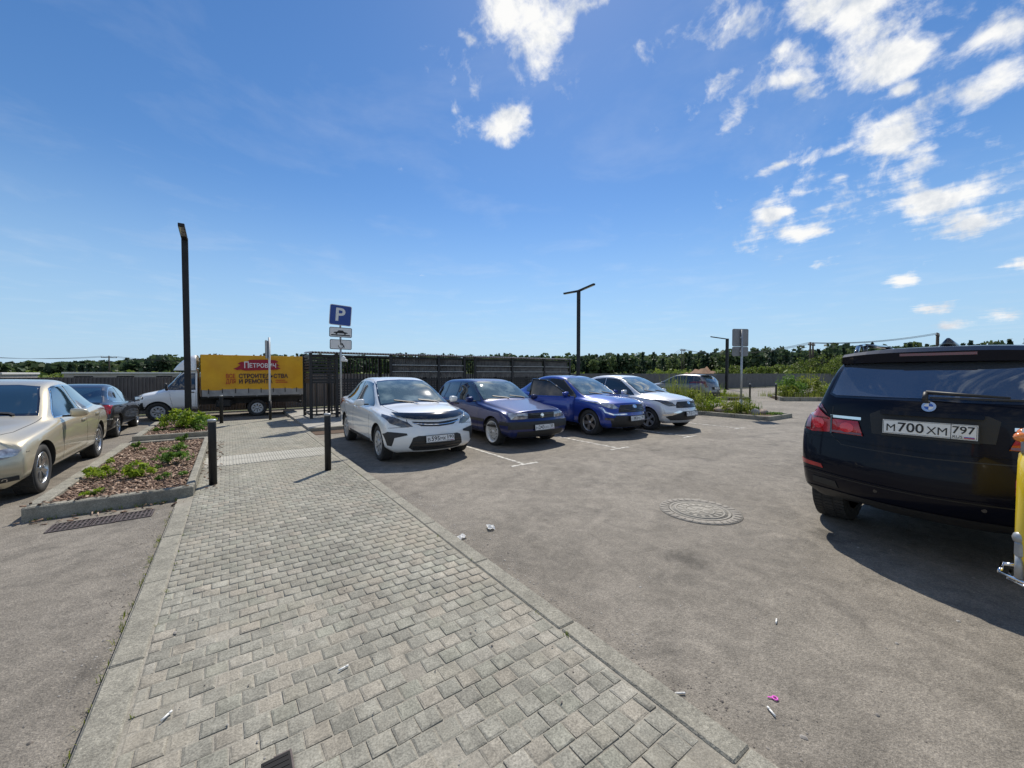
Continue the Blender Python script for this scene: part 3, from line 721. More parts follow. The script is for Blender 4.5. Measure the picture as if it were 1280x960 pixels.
# ------------------------------------------------------------------ the white saloon in the first bay
def white_saloon():
    st=[(1.70,.19,.84,.77,.775,.905,.57),(1.30,.20,.862,.85,.80,.955,.62),(.96,.20,.866,.885,.80,1.00,.67),(.52,.19,.868,.91,.80,1.235,.625),(.05,.19,.868,.93,.80,1.425,.565),(-.45,.19,.868,.95,.80,1.475,.555),(-.95,.19,.868,.97,.79,1.45,.54),(-1.42,.20,.86,.985,.77,1.305,.54),(-1.75,.21,.845,.99,.75,1.12,.58),(-1.95,.22,.82,.98,.71,1.07,.55)]
    nose=[(1.97,.20),(2.0,.20),(2.09,.26),(2.13,.42),(2.11,.57),(2.08,.66),(2.05,.72),(2.02,.775),(1.98,.81),(1.96,.825)]
    tail=[(-2.12,.24),(-2.15,.24),(-2.22,.32),(-2.25,.5),(-2.23,.68),(-2.2,.82),(-2.18,.9),(-2.16,.96),(-2.13,1.02),(-2.11,1.04)]
    r,b=car('parked_car','silver white saloon with a black bonnet guard, nearest car of the parked row',(3.0,8.42,0),-PI/2-.02,.868,st,nose,tail,(.75,.72),(.30,.25),(1.30,-1.30),.312,'paint_silver_white','cover',.195,group='cars parked in the marked bays',mrim='steel_cover',rr=.70)
    ws=[(-.66,.975),(-.40,1.0),(0,1.012),(.4,1.0),(.66,.975),(.60,1.18),(.525,1.365),(.3,1.39),(0,1.4),(-.3,1.39),(-.525,1.365),(-.60,1.18)]
    detail(r,b,'paint_silver_white',dict(ws=ws,rg=[(-.55,1.06),(.55,1.06),(.46,1.37),(-.46,1.37)],
     dlo=[[(.76,.945),(.60,1.05),(.12,1.325),(-.10,1.355),(-.40,1.37),(-.40,.975)],[(-.47,.975),(-.47,1.37),(-.90,1.335),(-1.25,1.19),(-1.42,1.07),(-1.36,1.01)]],
     handles=[(-.28,.86),(-1.1,.88)],mirror=(.62,.965,1.0),
     gaps=[[(.82,.90),(.80,.5),(.78,.28)],[(-.435,.93),(-.45,.5),(-.44,.28)],[(-1.36,.95),(-1.3,.8),(-1.0,.62),(-.88,.35),(-.86,.28)],[(.80,.28),(0,.27),(-.86,.28)],[(1.72,.62),(1.95,.64)]],
     gapT=[[(1.93,-.5),(1.5,-.60),(.98,-.66)],[(1.93,.5),(1.5,.60),(.98,.66)]],
     sidetrim=[[(.82,.33),(.80,.265),(-.82,.275),(-.84,.345)]],
     head=[([(.43,.645),(.60,.64),(.76,.70),(.815,.80),(.79,.835),(.66,.785),(.50,.715)],'smoked_lens')],
     frontpair=[([(.52,.505),(.53,.535),(.80,.565),(.845,.52),(.80,.33),(.745,.32),(.71,.46)],'black_plastic','fog_light_surround'),([(.55,.655),(.66,.675),(.67,.715),(.54,.70)],'chrome','headlight_bowl')],
     front=[([(-.64,.80),(-.4,.757),(0,.742),(.4,.757),(.64,.80),(.66,.852),(.35,.842),(0,.838),(-.35,.842),(-.66,.852)],'gloss_black','bonnet_guard',.03),
            ([(-.40,.70),(-.3,.65),(0,.635),(.3,.65),(.40,.70),(.44,.728),(0,.705),(-.44,.728)],'black_plastic','grille',.006),
            ([(-.50,.29),(-.42,.235),(.42,.235),(.50,.29),(.44,.46),(.36,.49),(-.36,.49),(-.44,.46)],'black_plastic','lower_intake',.004)],
     tail=[([(.50,.83),(.84,.80),(.84,.96),(.55,.97)],'red_lens')],plate=(.435,'В595МК','190'),antenna=(-.75,.05)))
    lens_pair(b,ribbon([(.44,.70),(.2,.672),(0,.665)],.012),'F','chrome',r,'grille_bar',off=.014,depth=.012)
    emblem_on(b,r,'F',0,.79,.055,.028)
    for z in (.29,.34,.39): patch(b,ribbon([(-.44,z),(.44,z)],.012),'F','gloss_black',r,'intake_slat',off=.014,depth=.012)
white_saloon()
# ------------------------------------------------------------------ the dark blue hatchback
def navy_hatch():
    st=[(1.62,.2,.815,.735,.785,.81,.58),(1.24,.2,.84,.79,.80,.87,.62),(.85,.2,.845,.84,.80,.935,.66),(.70,.2,.845,.86,.80,.985,.67),(.36,.2,.845,.875,.80,1.19,.63),(.0,.2,.845,.89,.80,1.37,.585),(-.5,.2,.845,.90,.80,1.42,.58),(-1.1,.2,.845,.905,.79,1.41,.57),(-1.52,.22,.83,.91,.77,1.365,.56),(-1.74,.24,.81,.90,.74,1.15,.62)]
    nose=[(1.85,.20),(1.9,.20),(1.99,.26),(2.03,.40),(2.02,.545),(1.965,.585),(1.955,.66),(1.945,.72),(1.91,.765),(1.89,.78)]
    tail=[(-1.85,.26),(-1.9,.26),(-1.97,.33),(-1.99,.5),(-1.97,.65),(-1.95,.78),(-1.93,.86),(-1.91,.93),(-1.88,1.0),(-1.86,1.05)]
    r,b=car('parked_car','dark navy boxy hatchback with silver lattice wheels, beside the silver white saloon',(5.42,8.45,0),-PI/2,.845,st,nose,tail,(.77,.72),(.16,.14),(1.24,-1.24),.295,'paint_navy','lace',.2,group='cars parked in the marked bays',mrim='white_alloy',rr=.78,weight=.6)
    ws=[(-.66,.965),(0,.985),(.66,.965),(.61,1.16),(.54,1.335),(0,1.36),(-.54,1.335),(-.61,1.16)]
    detail(r,b,'paint_navy',dict(ws=ws,rg=[(-.58,1.06),(.58,1.06),(.47,1.33),(-.47,1.33)],
     dlo=[[(.62,.925),(.08,1.29),(-.02,1.31),(-.46,1.325),(-.46,.935)],[(-.53,.935),(-.53,1.325),(-1.08,1.31),(-1.12,.945)],[(-1.19,.945),(-1.15,1.30),(-1.42,1.26),(-1.62,1.02),(-1.60,.96)]],
     handles=[(-.36,.82),(-1.0,.83)],hm='black_plastic',mirror=(.50,.93,.955),
     gaps=[[(.66,.90),(.66,.3)],[(-.5,.90),(-.5,.3)],[(-1.17,.92),(-1.05,.7),(-.86,.5),(-.84,.3)],[(.66,.28),(-.84,.28)],[(1.62,.55),(1.9,.56)]],
     gapT=[[(1.85,-.62),(1.2,-.68),(.74,-.70)],[(1.85,.62),(1.2,.68),(.74,.70)]],
     sidetrim=[[(.95,.55),(.95,.49),(-.9,.49),(-.9,.55)]],stm='black_plastic',
     head=[([(.36,.60),(.72,.60),(.735,.665),(.72,.725),(.36,.725)],'clear_lens')],
     frontpair=[([(.42,.455),(.74,.455),(.74,.515),(.42,.515)],'clear_lens','front_indicator'),([(.47,.62),(.60,.62),(.62,.665),(.60,.71),(.47,.71),(.45,.665)],'smoked_lens','headlight_bowl')],
     front=[([(-.345,.605),(.345,.605),(.345,.715),(-.345,.715)],'black_plastic','grille',.006),([(-.82,.40),(.82,.40),(.82,.545),(-.82,.545)],'black_plastic','bumper',.012),([(-.62,.22),(.62,.22),(.62,.35),(-.62,.35)],'black_plastic','lower_intake',.006)],
     tail=[([(.55,.75),(.80,.75),(.80,.92),(.60,.92)],'red_lens')],plate=(.425,'Н243ОО','50'),antenna=(-1.2,.22)))
    for z in (.63,.66,.69): patch(b,ribbon([(-.33,z),(.33,z)],.008),'F','gloss_black',r,'grille_slat',off=.014,depth=.01)
    emblem_on(b,r,'F',0,.66,.048,.048)
navy_hatch()
# ------------------------------------------------------------------ the blue saloon with its door open
def blue_saloon():
    st=[(1.72,.21,.85,.80,.785,.90,.57),(1.32,.21,.875,.86,.81,.97,.62),(.98,.20,.88,.90,.81,1.02,.67),(.55,.2,.88,.92,.81,1.25,.63),(.08,.2,.88,.94,.805,1.45,.57),(-.45,.2,.88,.96,.80,1.50,.56),(-.95,.2,.88,.98,.79,1.47,.545),(-1.42,.2,.87,1.0,.77,1.33,.545),(-1.75,.22,.855,1.01,.75,1.15,.58),(-1.95,.23,.83,1.0,.71,1.11,.55)]
    nose=[(1.98,.22),(2.02,.22),(2.10,.28),(2.14,.43),(2.12,.57),(2.09,.66),(2.06,.72),(2.04,.77),(2.00,.82),(1.98,.835)]
    tail=[(-2.12,.26),(-2.15,.26),(-2.22,.34),(-2.26,.5),(-2.24,.68),(-2.21,.84),(-2.19,.92),(-2.17,.99),(-2.14,1.05),(-2.12,1.08)]
    r,b=car('parked_car','bright blue saloon with its front passenger door standing open',(8.2,8.30,0),-PI/2,.88,st,nose,tail,(.76,.72),(.30,.24),(1.32,-1.32),.32,'paint_blue','five',.2,group='cars parked in the marked bays')
    ws=[(-.66,.99),(-.40,1.015),(0,1.03),(.4,1.015),(.66,.99),(.60,1.2),(.535,1.385),(.3,1.415),(-.3,1.415),(-.535,1.385),(-.60,1.2)]
    dl=[[(.78,.955),(.62,1.06),(.14,1.345),(-.10,1.38),(-.40,1.395),(-.40,.985)],[(-.47,.985),(-.47,1.395),(-.90,1.36),(-1.25,1.215),(-1.40,1.10),(-1.34,1.03)]]
    detail(r,b,'paint_blue',dict(ws=ws,rg=[(-.55,1.1),(.55,1.1),(.46,1.40),(-.46,1.40)],dlo=dl,
     handles=[(-1.1,.90)],mirror=None or (.62,.97,1.01),
     gaps=[[(.82,.90),(.80,.5),(.78,.28)],[(-.435,.93),(-.45,.5),(-.44,.28)]],
     gapT=[[(1.93,-.5),(1.5,-.60),(.98,-.66)],[(1.93,.5),(1.5,.60),(.98,.66)]],
     sidetrim=[[(.9,.27),(.9,.21),(-.85,.21),(-.85,.28)]],
     head=[([(.46,.70),(.62,.685),(.80,.75),(.85,.86),(.74,.845),(.55,.785)],'clear_lens')],
     frontpair=[([(.30,.545),(.62,.535),(.80,.60),(.845,.72),(.82,.73),(.775,.625),(.61,.565),(.30,.575)],'chrome','chrome_trim'),([(.62,.40),(.80,.43),(.80,.48),(.62,.47)],'smoked_lens','fog_light')],
     front=[([(-.50,.60),(.50,.60),(.46,.70),(.40,.775),(0,.785),(-.40,.775),(-.46,.70)],'black_plastic','grille',.006),([(-.62,.24),(.62,.24),(.68,.40),(.55,.52),(-.55,.52),(-.68,.40)],'black_plastic','lower_intake',.005)],
     tail=[([(.52,.85),(.84,.82),(.84,1.0),(.56,1.0)],'red_lens')],plate=(.455,'О383МХ','90'),antenna=(-.55,.16)))
    for z in (.63,.665,.70): patch(b,ribbon([(-.45,z),(.45,z)],.010),'F','gloss_black',r,'grille_slat',off=.012,depth=.01)
    emblem_on(b,r,'F',0,.735,.075,.042)
    # dark door opening and the door itself, swung out on the passenger side (-y of the car)
    patch(b,[(.80,.93),(.60,1.08),(.12,1.38),(-.42,1.41),(-.44,.30),(.76,.30)],'R','wheel_dark',r,'door_opening',off=.010,grid=.1,depth=.01)
    dr=bpy.data.objects.new('open_door',None); 
    b2=MB()
    # door leaf: outer skin with curve, built along -x from the hinge
    sect=[(.30,.0),(.36,.03),(.55,.05),(.75,.045),(.88,.02),(.95,-.01)]
    L=1.20; n=6
    outer=[[b2.bm.verts.new((-L*i/n,-(y),z+.02*(i/n))) for (z,y) in sect] for i in range(n+1)]
    inner=[[b2.bm.verts.new((-L*i/n,-(y)+.09,z+.02*(i/n))) for (z,y) in sect] for i in range(n+1)]
    for G in (outer,inner):
        for i in range(n):
            for k in range(len(sect)-1):
                f=b2.bm.faces.new([G[i][k],G[i+1][k],G[i+1][k+1],G[i][k+1]]); f.smooth=True; f.material_index=0 if G is outer else 1
    for i in range(n):
        for k in (0,len(sect)-1): b2.bm.faces.new([outer[i][k],outer[i+1][k],inner[i+1][k],inner[i][k]])
    for i in (0,n):
        for k in range(len(sect)-1): b2.bm.faces.new([outer[i][k],outer[i][k+1],inner[i][k+1],inner[i][k]])
    door=b2.obj('open_door',['paint_blue','black_plastic'],r)
    door['label']='open front passenger door'
    fr=[(-.10,.96),(-.68,1.33),(-.80,1.37),(-1.16,1.40),(-1.20,.97)]
    def tilt(x,z): return (x,.01+(z-.95)*.45,z)
    b3=MB()
    for p,q in zip(fr[:-1],fr[1:]): b3.tube(tilt(*p),tilt(*q),.024,n=8)
    b3.obj('door_frame','gloss_black',door)
    b3=MB(); b3.face([tilt(*p) for p in fr]); f2=[(x,y+.006,z) for x,y,z in [tilt(*p) for p in fr]]; b3.face(f2[::-1]); b3.obj('door_glass','tint_glass',door,norm=False)
    b3=MB(); b3.box(-1.08,-.90,-.075,-.055,.80,.83,bev=.006); b3.obj('door_handle','paint_blue',door)
    door.location=(.80,-.85,0); door.rotation_euler=(0,0,rad(38))
blue_saloon()
# ------------------------------------------------------------------ the silver car at the far end of the row
def silver_saloon():
    st=[(1.62,.21,.82,.80,.76,.91,.55),(1.24,.21,.848,.86,.79,.98,.60),(.90,.20,.85,.895,.79,1.03,.65),(.48,.2,.85,.915,.79,1.26,.61),(.03,.2,.85,.935,.785,1.455,.56),(-.45,.2,.85,.955,.78,1.50,.55),(-.95,.2,.85,.975,.775,1.475,.54),(-1.40,.2,.845,.99,.76,1.34,.54),(-1.70,.22,.83,1.0,.74,1.17,.57),(-1.90,.23,.81,.99,.70,1.12,.54)]
    nose=[(1.86,.22),(1.90,.22),(1.98,.28),(2.03,.43),(2.02,.57),(1.98,.66),(1.95,.73),(1.92,.79),(1.88,.84),(1.86,.855)]
    tail=[(-2.07,.26),(-2.10,.26),(-2.17,.34),(-2.21,.5),(-2.19,.68),(-2.16,.84),(-2.14,.92),(-2.12,.99),(-2.09,1.05),(-2.07,1.08)]
    r,b=car('parked_car','light silver saloon with black lower grille, farthest car of the parked row',(10.17,7.92,0),-PI/2,.85,st,nose,tail,(.74,.70),(.29,.24),(1.24,-1.24),.30,'paint_light_silver','five',.185,group='cars parked in the marked bays',mrim='steel_cover')
    ws=[(-.64,1.0),(-.40,1.025),(0,1.04),(.4,1.025),(.64,1.0),(.58,1.2),(.52,1.39),(.3,1.415),(-.3,1.415),(-.52,1.39),(-.58,1.2)]
    detail(r,b,'paint_light_silver',dict(ws=ws,rg=[(-.54,1.1),(.54,1.1),(.45,1.40),(-.45,1.40)],
     dlo=[[(.70,.95),(.55,1.06),(.08,1.345),(-.12,1.38),(-.40,1.395),(-.40,.98)],[(-.47,.98),(-.47,1.395),(-.88,1.36),(-1.22,1.22),(-1.36,1.11),(-1.30,1.03)]],
     handles=[(-.28,.87),(-1.05,.89)],mirror=(.54,.94,1.02),
     gaps=[[(.76,.90),(.74,.5),(.72,.28)],[(-.435,.93),(-.45,.5),(-.44,.28)],[(.72,.27),(-.84,.28)]],
     gapT=[[(1.83,-.5),(1.4,-.60),(.92,-.64)],[(1.83,.5),(1.4,.60),(.92,.64)]],
     head=[([(.44,.685),(.62,.675),(.76,.74),(.82,.855),(.72,.84),(.54,.775)],'smoked_lens')],
     frontpair=[([(.32,.53),(.60,.43),(.78,.43),(.80,.46),(.62,.48),(.40,.57)],'chrome','chrome_trim')],
     front=[([(-.46,.63),(.46,.63),(.44,.72),(.38,.79),(0,.80),(-.38,.79),(-.44,.72)],'black_plastic','grille',.006),([(-.74,.40),(-.60,.30),(.60,.30),(.74,.40),(.60,.44),(.40,.54),(-.40,.54),(-.60,.44)],'black_plastic','lower_intake',.005)],
     tail=[([(.50,.85),(.80,.82),(.80,1.0),(.54,1.0)],'red_lens')],plate=(.475,'К715ТУ','77'),antenna=(-.55,.16)))
    for z in (.66,.69,.72): patch(b,ribbon([(-.42,z),(.42,z)],.010),'F','gloss_black',r,'grille_slat',off=.012,depth=.01)
    emblem_on(b,r,'F',0,.755,.065,.038)
silver_saloon()
# ------------------------------------------------------------------ saloons on the left
SAL_ST=[(1.80,.19,.86,.71,.80,.855,.55),(1.35,.2,.895,.79,.83,.90,.62),(1.0,.2,.90,.835,.84,.94,.66),(.78,.2,.902,.865,.84,1.00,.70),(.38,.2,.902,.885,.84,1.22,.65),(.0,.2,.902,.90,.835,1.395,.585),(-.5,.2,.902,.915,.83,1.46,.575),(-1.0,.2,.902,.93,.82,1.425,.56),(-1.42,.2,.895,.94,.805,1.27,.57),(-1.80,.20,.88,.935,.785,1.07,.61),(-2.0,.21,.86,.925,.745,1.02,.58)]
SAL_NOSE=[(2.04,.19),(2.10,.19),(2.20,.25),(2.26,.40),(2.25,.52),(2.22,.61),(2.17,.67),(2.11,.715),(2.05,.745),(2.02,.76)]
SAL_TAIL=[(-2.15,.22),(-2.2,.22),(-2.28,.3),(-2.31,.5),(-2.29,.68),(-2.26,.80),(-2.24,.87),(-2.21,.92),(-2.18,.95),(-2.16,.97)]
SAL_WS=[(-.65,.985),(-.4,.998),(0,1.002),(.4,.998),(.65,.985),(.585,1.17),(.505,1.335),(.3,1.36),(-.3,1.36),(-.505,1.335),(-.585,1.17)]
SAL_DLO=[[(.62,.92),(.46,1.03),(.02,1.30),(-.12,1.33),(-.44,1.35),(-.44,.945)],[(-.51,.945),(-.51,1.35),(-.90,1.33),(-1.24,1.18),(-1.48,1.04),(-1.42,.985)]]
SAL_GAP=[[(.70,.88),(.68,.5),(.66,.28)],[(-.475,.92),(-.48,.5),(-.47,.28)],[(-1.42,.93),(-1.34,.8),(-1.04,.6),(-.92,.4),(-.90,.28)],[(.66,.27),(-.90,.27)],[(1.75,.60),(2.05,.60)]]
def gold_saloon():
    r,b=car('parked_car','champagne gold saloon with silver alloy wheels, parked along the planter kerb',(-2.87,9.13,0),-PI/2+.0,.902,SAL_ST,SAL_NOSE,SAL_TAIL,(.80,.78),(.38,.25),(1.35,-1.35),.315,'paint_gold','twin5',.21,group='cars parked left of the planters')
    detail(r,b,'paint_gold',dict(ws=SAL_WS,wsm='blue_glass',rg=[(-.6,1.0),(.6,1.0),(.5,1.34),(-.5,1.34)],dlo=SAL_DLO,glass='blue_glass',trim='chrome',
     handles=[(-.30,.80),(-1.14,.83)],mirror=(.50,1.0,.965),gaps=SAL_GAP,
     gapT=[[(2.0,-.5),(1.5,-.66),(.80,-.72)],[(2.0,.5),(1.5,.66),(.80,.72)]],
     sidetrim=[[(.90,.225),(.90,.20),(-.95,.20),(-.95,.235)]],stm='paint_gold',
     head=[([(.50,.535),(.68,.54),(.79,.575),(.815,.635),(.72,.66),(.52,.63)],'clear_lens')],
     frontpair=[([(.745,.57),(.79,.58),(.815,.635),(.765,.645)],'red_lens','front_indicator'),([(.56,.255),(.80,.28),(.80,.335),(.60,.32)],'black_plastic','fog_light_surround'),([(.62,.275),(.72,.285),(.72,.315),(.63,.305)],'chrome','fog_light')],
     front=[([(-.34,.48),(.34,.48),(.38,.66),(-.38,.66)],'black_plastic','grille',.006),([(-.5,.22),(.5,.22),(.46,.36),(-.46,.36)],'black_plastic','lower_intake',.005)],
     tail=[([(.55,.70),(.86,.66),(.86,.90),(.60,.92)],'red_lens')],plate=(.42,'Т508ОР','197')))
gold_saloon()
def black_saloon():
    S=.955
    st=[tuple(v*S if i in (0,2,4,6) else v for i,v in enumerate(q)) for q in SAL_ST]
    r,b=car('parked_car','black saloon with glowing red tail lamp, parked nose to the white truck',(-3.02,14.75,0),PI/2,.862,st,[(x*S,z) for x,z in SAL_NOSE],[(x*S,z) for x,z in SAL_TAIL],(.76,.74),(.36,.25),(1.29,-1.29),.305,'paint_black','twin5',.2,group='cars parked left of the planters')
    detail(r,b,'paint_black',dict(ws=[(a*S,z) for a,z in SAL_WS],rg=[(-.6,.995),(.6,.995),(.54,1.2),(.47,1.35),(-.47,1.35),(-.54,1.2)],rgm='blue_glass',dlo=[[(a*S,z) for a,z in q] for q in SAL_DLO],trim='chrome',
     handles=[(-.30,.80),(-1.10,.83)],mirror=(.48,.95,.965),gaps=[[(a*S,z) for a,z in q] for q in SAL_GAP],
     tail=[([(.42,.74),(.74,.68),(.79,.70),(.80,.90),(.74,.92),(.50,.90)],'red_lens')],
     back=[([(-.78,.37),(.78,.37),(.78,.385),(-.78,.385)],'gloss_black','bumper_crease',.003),([(-.6,.93),(.6,.93),(.6,.97),(-.6,.97)],'gloss_black','boot_lip',.02)],
     backpair=[([(.58,.54),(.82,.54),(.82,.565),(.58,.565)],'chrome','bumper_trim')],
     gapB=[[(-.46,.92),(-.42,.62),(0,.60),(.42,.62),(.46,.92)]],rplate=(.72,'Е264КН','177')))
    r.scale=(.94,.95,.885)
black_saloon()
# ------------------------------------------------------------------ the silver hatchback beyond the island
def grey_hatch():
    st=[(1.72,.2,.84,.82,.79,.92,.58),(1.34,.2,.87,.88,.82,.99,.62),(1.0,.2,.875,.92,.82,1.06,.67),(.5,.2,.875,.94,.815,1.30,.63),(.0,.2,.875,.96,.81,1.475,.58),(-.5,.2,.875,.98,.80,1.52,.57),(-1.1,.2,.875,1.0,.79,1.50,.56),(-1.5,.22,.865,1.01,.77,1.45,.56),(-1.78,.24,.84,1.0,.75,1.24,.60)]
    nose=[(1.92,.22),(1.96,.22),(2.05,.28),(2.1,.43),(2.09,.57),(2.06,.66),(2.02,.73),(1.98,.80),(1.93,.85),(1.9,.87)]
    tail=[(-1.92,.26),(-1.97,.26),(-2.06,.34),(-2.1,.5),(-2.09,.68),(-2.06,.82),(-2.03,.92),(-2.0,.99),(-1.96,1.06),(-1.93,1.1)]
    r,b=car('parked_car','grey silver hatchback seen from its rear corner, beyond the planted island',(21.9,13.3,0),PI/2,.875,st,nose,tail,(.77,.75),(.28,.22),(1.34,-1.30),.31,'paint_grey_silver','twin5',.2)
    detail(r,b,'paint_grey_silver',dict(ws=[(-.66,1.02),(0,1.06),(.66,1.02),(.55,1.40),(-.55,1.40)],rg=[(-.60,1.08),(.60,1.08),(.50,1.42),(-.50,1.42)],rgm='windscreen_glass',
     dlo=[[(.78,.98),(.10,1.37),(-.42,1.41),(-.42,1.0)],[(-.49,1.0),(-.49,1.41),(-1.05,1.39),(-1.12,1.02)],[(-1.19,1.03),(-1.15,1.38),(-1.40,1.34),(-1.58,1.12),(-1.5,1.06)]],
     handles=[(-.28,.88),(-1.05,.9)],mirror=(.62,.97,1.03),
     tail=[([(.62,.80),(.79,.78),(.79,1.0),(.72,1.12),(.66,1.12),(.67,1.0)],'dark_red_lens')],
     back=[([(-.82,.28),(.82,.28),(.82,.52),(-.82,.52)],'black_plastic','bumper',.006),([(-.40,.66),(.40,.66),(.40,.82),(-.40,.82)],'black_plastic','plate_recess',.004)],
     gapB=[[(-.60,1.03),(-.56,.62),(0,.60),(.56,.62),(.60,1.03)]],rplate=(.74,'С119УВ','750')))
    b2=MB(); b2.box(-1.78,-1.42,-.54,.54,1.455,1.48,bev=.01); b2.obj('roof_spoiler','paint_grey_silver',r)
grey_hatch()
# ------------------------------------------------------------------ the dark estate on the right
def dark_suv():
    st=[(2.0,.25,.90,.88,.84,1.02,.60),(1.467,.25,.955,.98,.89,1.09,.68),(.95,.25,.965,1.03,.89,1.14,.72),(.45,.25,.965,1.06,.885,1.43,.68),(.0,.25,.965,1.08,.88,1.71,.645),(-.6,.25,.965,1.10,.875,1.80,.635),(-1.3,.27,.965,1.125,.87,1.795,.63),(-1.82,.31,.955,1.14,.86,1.755,.625),(-2.04,.35,.94,1.14,.845,1.63,.66)]
    nose=[(2.2,.26),(2.25,.26),(2.36,.35),(2.4,.52),(2.39,.70),(2.36,.80),(2.33,.87),(2.28,.92),(2.22,.96),(2.18,.98)]
    tail=[(-2.20,.36),(-2.26,.37),(-2.39,.47),(-2.44,.66),(-2.42,.84),(-2.385,1.02),(-2.37,1.15),(-2.355,1.25),(-2.325,1.325),(-2.31,1.35)]
    r,b=car('parked_car','very dark blue estate car with pale number plate and black roof spoiler, seen from behind',(6.85,.63,0),0,.965,st,nose,tail,(.80,.86),(.30,.26),(1.467,-1.467),.37,'paint_midnight','twin5',.29,weight=.65)
    G='tint_glass'
    detail(r,b,'paint_midnight',dict(ws=[(-.74,1.12),(0,1.15),(.74,1.12),(.62,1.6),(-.62,1.6)],rg=[(-.67,1.365),(-.63,1.345),(.63,1.345),(.67,1.365),(.60,1.675),(-.60,1.675)],rgm='film_glass',
     dlo=[[(.70,1.10),(.10,1.56),(-.42,1.62),(-.42,1.12)],[(-.50,1.12),(-.50,1.625),(-1.2,1.615),(-1.26,1.15)],[(-1.33,1.155),(-1.28,1.605),(-1.72,1.57),(-1.95,1.30),(-1.85,1.19)]],
     handles=[(-.3,.98),(-1.15,1.0)],mirror=(.55,1.08,1.16),
     gaps=[[(-.46,1.06),(-.46,.35)],[(-1.3,1.1),(-1.15,.8),(-1.0,.62)]],
     tail=[([(.66,1.0),(.82,.985),(.885,1.0),(.885,1.16),(.87,1.225),(.80,1.235),(.70,1.15),(.66,1.13)],'red_lens'),([(.40,1.0),(.645,1.0),(.645,1.125),(.44,1.125)],'red_lens')],
     backpair=[([(.42,1.138),(.66,1.138),(.665,1.162),(.42,1.162)],'chrome','chrome_trim'),([(.70,.655),(.93,.665),(.93,.705),(.72,.69)],'red_lens','rear_reflector'),([(.58,.49),(.80,.50),(.80,.56),(.60,.555)],'wheel_dark','exhaust_recess'),
        ([(.69,1.17),(.79,1.245),(.85,1.245),(.83,1.255),(.75,1.255)],'dark_red_lens','tail_light_top')],
     back=[([(-.86,.36),(.86,.36),(.88,.455),(-.88,.455)],'black_plastic','lower_valance',.008),([(-.34,1.035),(.34,1.035),(.36,1.20),(.30,1.235),(-.30,1.235),(-.36,1.20)],'wheel_dark','plate_recess',.003),([(-.28,1.205),(.28,1.205),(.28,1.235),(-.28,1.235)],'paint_midnight','boot_handle',.03)],
     gapB=[[(.648,1.24),(.65,.98),(.56,.90),(0,.885),(-.56,.90),(-.65,.98),(-.648,1.24)],[(-.9,.60),(0,.585),(.9,.60)]]))
    for zz,w in ((.60,.010),(.93,.006)): patch(b,ribbon([(-.88,zz+.02),(0,zz),(.88,zz+.02)],w),'B','paint_midnight',r,'bumper_crease',off=.010,depth=.012)
    def ell(cy,cz,ra,rb): return [(cy+ra*math.cos(2*PI*k/18),cz+rb*math.sin(2*PI*k/18)) for k in range(18)]
    for q,m,nm in ((ell(.52,1.06,.055,.045),'bright_red_lens','lamp_bowl'),(ell(.76,1.075,.052,.052),'bright_red_lens','lamp_bowl'),([(.405,1.004),(.64,1.004),(.64,1.022),(.405,1.022)],'dark_red_lens','lens_band'),([(.67,1.118),(.88,1.132),(.88,1.146),(.68,1.132)],'dark_red_lens','lens_band'),([(.83,1.0),(.878,1.002),(.878,1.125),(.83,1.12)],'dark_red_lens','lens_band')):
        lens_pair(b,q,'B',m,r,nm,off=.0175,grid=.03,depth=.012,bulge=.004)
    for s_ in (1,-1): patch(b,ribbon([(s_*.648,.99),(s_*.652,1.16)],.014),'B','gloss_black',r,'lamp_gap',off=.012,depth=.02,grid=.04)
    h,n,i,d=b.ray_cast(Vector((-6,0,1.115)),Vector((1,0,0)))
    plate(r,(h.x-.02,0,1.112),(0,-1,0),(.06,0,1),'М700ХМ','797')
    # roundel
    h,n,i,d=b.ray_cast(Vector((-6,0,1.285)),Vector((1,0,0))); n=n.normalized()*(1 if n.x<0 else -1); h=h+n*.004; u=Vector((0,0,1)); u=(u-n*u.dot(n)).normalized(); rr=u.cross(n)
    M=Matrix(((rr.x,u.x,n.x,h.x),(rr.y,u.y,n.y,h.y),(rr.z,u.z,n.z,h.z),(0,0,0,1)))
    bb=MB(); bb.prism([(.041*math.cos(2*PI*k/28),.041*math.sin(2*PI*k/28)) for k in range(28)],0,.010,2,M)
    for q in range(4):
        a0=q*PI/2; bb.prism([(0,0)]+[(.026*math.cos(a0+PI/2*k/7),.026*math.sin(a0+PI/2*k/7)) for k in range(8)],.010,.0125,q%2,M)
    mat('badge_blue',(.02,.10,.45),.2,coat=1); bb.obj('emblem',['badge_blue','plate_white','chrome'],r)
    # spoiler
    bb=MB(); n=14; pr=[]
    for i in range(n+1):
        y=-.635+1.27*i/n; e=(abs(y)/.635)**3
        pr.append([(-1.74+.02*e,y,1.79-.04*e),(-2.02+.05*e,y,1.772-.04*e),(-2.105+.07*e,y,1.735-.03*e),(-2.10+.07*e,y,1.652-.01*e),(-1.86,y,1.62)])
    vs=[[bb.bm.verts.new(p) for p in q] for q in pr]
    for A,B in zip(vs[:-1],vs[1:]):
        for k in range(5): f=bb.bm.faces.new([A[k],A[(k+1)%5],B[(k+1)%5],B[k]]); f.smooth=k in (0,)
    for q in (vs[0],vs[-1]): bb.bm.faces.new(q)
    bb.obj('roof_spoiler','paint_midnight',r)
    bb=MB(); bb.box(-2.108,-2.09,-.22,.22,1.70,1.722); bb.obj('brake_light','dark_red_lens',r)
